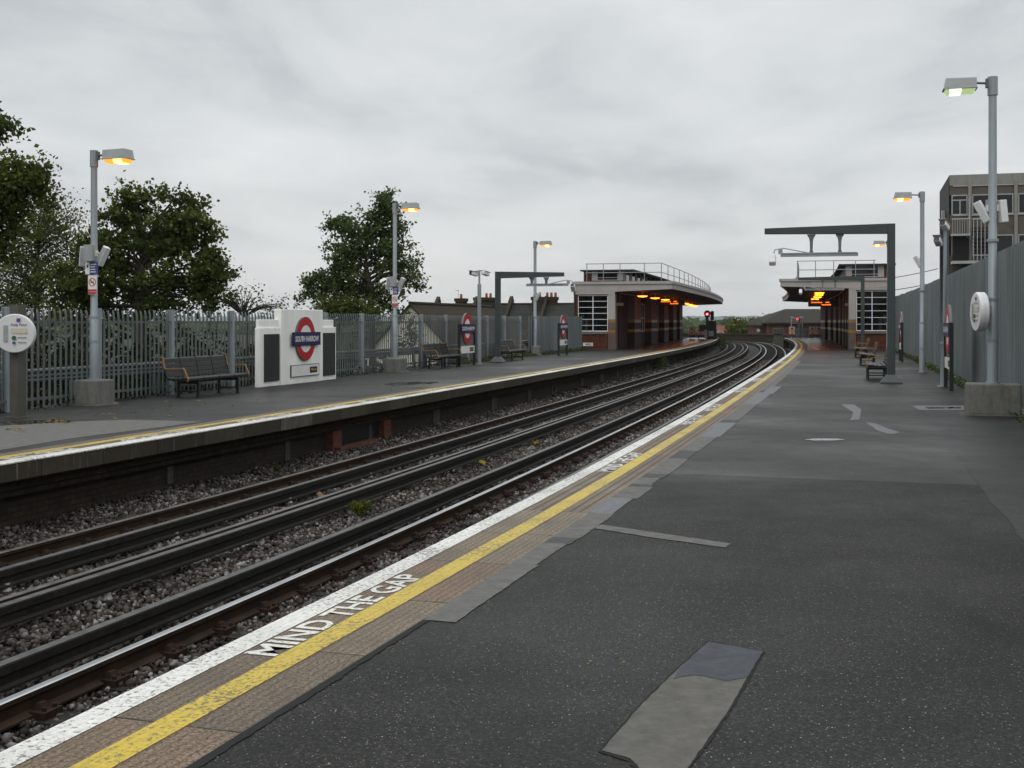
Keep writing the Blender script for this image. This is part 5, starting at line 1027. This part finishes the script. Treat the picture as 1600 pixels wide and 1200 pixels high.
tree('bare_shrub', 'half bare twiggy shrub behind the name panel', 40, 385, -4.0, [(350, 462, 26, 16), (375, 470, 28, 14), (430, 480, 38, 12), (395, 455, 22, 14)], 700, .09, M['leafmid'], 17, 8, .3, .05, nb=60, fill=.1, cat='shrub')
tree('shrub', 'dark round shrub behind the right shoulder of the name panel', 42, 520, -4.0, [(530, 482, 30, 14), (560, 488, 28, 12)], 5000, .1, M['leafdark'], 19, 20, .22, .05, nb=14, fill=.1, cat='shrub')
tree('willow_tree', 'yellow green round tree beyond the parapet wall', 255, 1166, -6.2, [(1166, 513, 20, 9), (1152, 516, 12, 7), (1178, 514, 14, 9)], 9000, .55, M['leafyg'], 21, 20, .8, .3, nb=10, fill=.1)
tree('far_tree', 'small dark tree above the distant red roof', 640, 1138, -6.2, [(1137, 504, 7, 5)], 1500, 1.0, M['leafdark'], 23, 20, 1.0, .4, nb=8, fill=.1)
tree('conifer_tree', 'dark pointed tree left of the brick hall roof', 300, 1203, -6.2, [(1203, 500, 5, 6), (1199, 504, 6, 5), (1206, 503, 6, 6)], 2500, .5, M['leafdark'], 25, 20, .6, .3, nb=8, fill=.1)
def mass(name, n, fs, fo, fz, size, mat, seed):
    r = np.random.default_rng(seed); s = r.uniform(*fs, n); o = r.uniform(*fo, n); h = np.interp(s, _S, _H); x = np.interp(s, _S, _X) + o * np.cos(h); y = np.interp(s, _S, _Y) - o * np.sin(h)
    ht = .55 + .45 * np.sin(s * .9 + seed) * np.sin(s * .37 + o); z = fz[0] + (fz[1] - fz[0]) * r.random(n) ** 1.3 * np.clip(ht, .45, 1); V, Fc = leaf_quads(np.stack([x, y, z], 1), None, size, r)
    f_ = fast_mesh(name, V, Fc, 4, mat, None, PT(sum(fs) / 2, sum(fo) / 2, 0)); f_['kind'] = 'stuff'; return f_
mass('undergrowth', 60000, (11, 37), (OL(12), OL(5.9)), (-1.2, 1.75), .17, M['leafbush'], 31)
mass('undergrowth', 22000, (37, 66), (OL(9), OL(5.9)), (-1.4, .35), .15, M['leafbush'], 32)
mass('undergrowth', 9000, (11, 70), (OL(5.9), OL(5.25)), (-.1, .28), .07, M['leafbush'], 33)
mass('grass', 2600, (14, 72), (5.45, 5.8), (.0, .22), .06, M['leafweed'], 35)
mass('grass', 2600, (44, 69), (OL(5.35), OL(4.9)), (.0, .3), .06, M['leafweed'], 36)
mass('far_wood', 30000, (0, 1), (0, 1), (0, 1), 1, M['leafdark'], 37) if False else None
def far_wood():
    r = np.random.default_rng(41); n = 26000; Y = r.uniform(700, 1100, n); X = r.uniform(-.5, .62, n) * Y; top = CAM_H - 1.2 * (Y / 900) + 3.2 * np.sin(X * .021) * np.sin(X * .0071 + 1) ; z = -7 + (top + 7) * r.random(n) ** .6; V, Fc = leaf_quads(np.stack([X, Y, z], 1), None, 5.0, r); o = fast_mesh('far_wood', V, Fc, 4, M['leafmid'], None, (0, 900, -6)); o['kind'] = 'stuff'
far_wood()
def weed(label, X, Y, z, h, w, n, seed, mat='leafweed', name='weed', flower=False):
    r = np.random.default_rng(seed); root = thing(name, label, 'plant', (X, Y, z)); k = max(4, n // 28); q = MB(); tips = []
    for i in range(k):
        a = r.uniform(0, 6.28); l = h * r.uniform(.5, 1.0); d = w * r.uniform(.2, 1); e_ = (d * math.cos(a), d * math.sin(a), l); m_ = (e_[0] * .4, e_[1] * .4, l * .6); q.tube([(0, 0, 0), m_, e_], [.008, .006, .003], 4, cap=False); tips.append((m_, e_))
    q.build('stem', M['stem'], root); C = []
    for i in range(n): m_, e_ = tips[i % k]; t = r.random(); C.append([m_[j] * (1 - t) + e_[j] * t + r.normal() * w * .16 for j in range(3)])
    C = np.array(C); C[:, 2] = np.abs(C[:, 2]); V, Fc = leaf_quads(C, None, max(.035, h * .13), r); fast_mesh('foliage', V, Fc, 4, M[mat], root)
    return root
X, Y = G(442, 599); weed('yellow flowering weed at the foot of the white name panel', X, Y, 0, .55, .22, 260, 51)
X, Y = G(563, 806, -.96); weed('bushy green weed growing between the two tracks', X, Y, -.98, .26, .17, 420, 52, 'leafyg')
X, Y = G(858, 622, -1.0); weed('tall weed against the far platform wall', X, Y, -1.0, .75, .3, 300, 53)
X, Y = G(1022, 580, -1.0); weed('spreading weed at the foot of the far platform wall', X, Y, -1.0, .8, .8, 420, 54)
X, Y = G(432, 742, -1.0); weed('small weed beside the outer rail of the far track', X, Y, -1.0, .2, .16, 120, 55)
X, Y = G(1126, 546, -1.0); weed('bushy weed beside the bend of the far track', X, Y, -1.0, 1.2, 1.3, 500, 56)
def leaf_shape(label, X, Y, z, size, seed):
    r = random.Random(seed); q = MB(); n = 9; pts = []
    for k in range(2 * n):
        a = 2 * math.pi * k / (2 * n); rr = size * ((1.0 if k % 2 == 0 else .52) * r.uniform(.8, 1.1)); pts.append((rr * math.cos(a), rr * math.sin(a), .012 + .35 * rr * abs(math.sin(a * 1.5 + seed))))
    for k in range(2 * n): q.face([(0, 0, .01), pts[k], pts[(k + 1) % (2 * n)]])
    o = q.build('fallen_leaf', M['leaffall'], None, (0, 0, 0)); o.location = (X, Y, z); o.rotation_euler = (r.uniform(-.5, .5), r.uniform(-.5, .5), r.uniform(0, 6)); tag(o, label, 'leaf', 'big fallen leaves on the tracks')
for i, (u, v, z, lab) in enumerate(((561, 727, -.94, 'orange fallen leaf against the dark rail of the far track'), (838, 694, -.95, 'yellow fallen leaf on the stones between the tracks'), (552, 711, -1., 'yellowish fallen leaf below the red brick recess'), (112, 950, -.95, 'orange fallen leaf on the ballast at the left edge'), (500, 778, -.95, 'small brown fallen leaf on the near stones'), (753, 725, -.95, 'pale fallen leaf on the ballast near a conductor rail'))):
    X, Y = G(u, v, z); leaf_shape(lab, X, Y, z + .02, .09, i)
def litter(name, n, px, z, size, seed):
    r = np.random.default_rng(seed); C = []
    for i in range(n): u, v, du, dv = px[r.integers(len(px))]; X, Y = G(u + r.normal() * du, v + r.normal() * dv, z); C.append((X, Y, z + .012 + r.random() * .012))
    V, Fc = leaf_quads(np.array(C), None, size, r); V = V.reshape(-1, 4, 3); V[:, :, 2] = V[:, :, 2].mean(1)[:, None] + (V[:, :, 2] - V[:, :, 2].mean(1)[:, None]) * .25; V = V.reshape(-1, 3); V[:, 2] = np.maximum(V[:, 2], z + .008)
    o = fast_mesh(name, V, Fc, 4, M['leaffall'], None, (*np.array(C).mean(0)[:2], z)); o['kind'] = 'stuff'
litter('fallen_leaves', 70, [(60, 661, 30, 2), (25, 672, 12, 1.5), (95, 660, 12, 2)], 0, .075, 61)
litter('fallen_leaves', 90, [(250, 640, 60, 6), (350, 630, 50, 5), (480, 620, 60, 5), (590, 605, 60, 4), (700, 585, 60, 3), (170, 647, 25, 5)], 0, .075, 62)
litter('fallen_leaves', 160, [(90, 850, 60, 14), (300, 790, 100, 20), (500, 740, 90, 14), (700, 690, 80, 12), (500, 800, 120, 20), (260, 950, 120, 30), (820, 690, 14, 4)], -.95, .05, 63)
litter('fallen_leaves', 14, [(1100, 900, 200, 90), (980, 790, 100, 30), (940, 1045, 60, 20)], 0, .03, 64)
# ------------------------------------------------------------------ air
q = MB(); q.box(-6800, 6800, -60, 6900, -60, 60); hz = q.build('haze', []); hz['kind'] = 'stuff'
t = NT('haze air'); t.n.remove(t.p); vol = t.n.new('ShaderNodeVolumePrincipled'); vol.inputs['Color'].default_value = (.86, .90, .95, 1); vol.inputs['Density'].default_value = .00010; vol.inputs['Anisotropy'].default_value = 0.0; t.l.new(vol.outputs[0], t.out.inputs['Volume'])
hz.data.materials.append(t.mat)
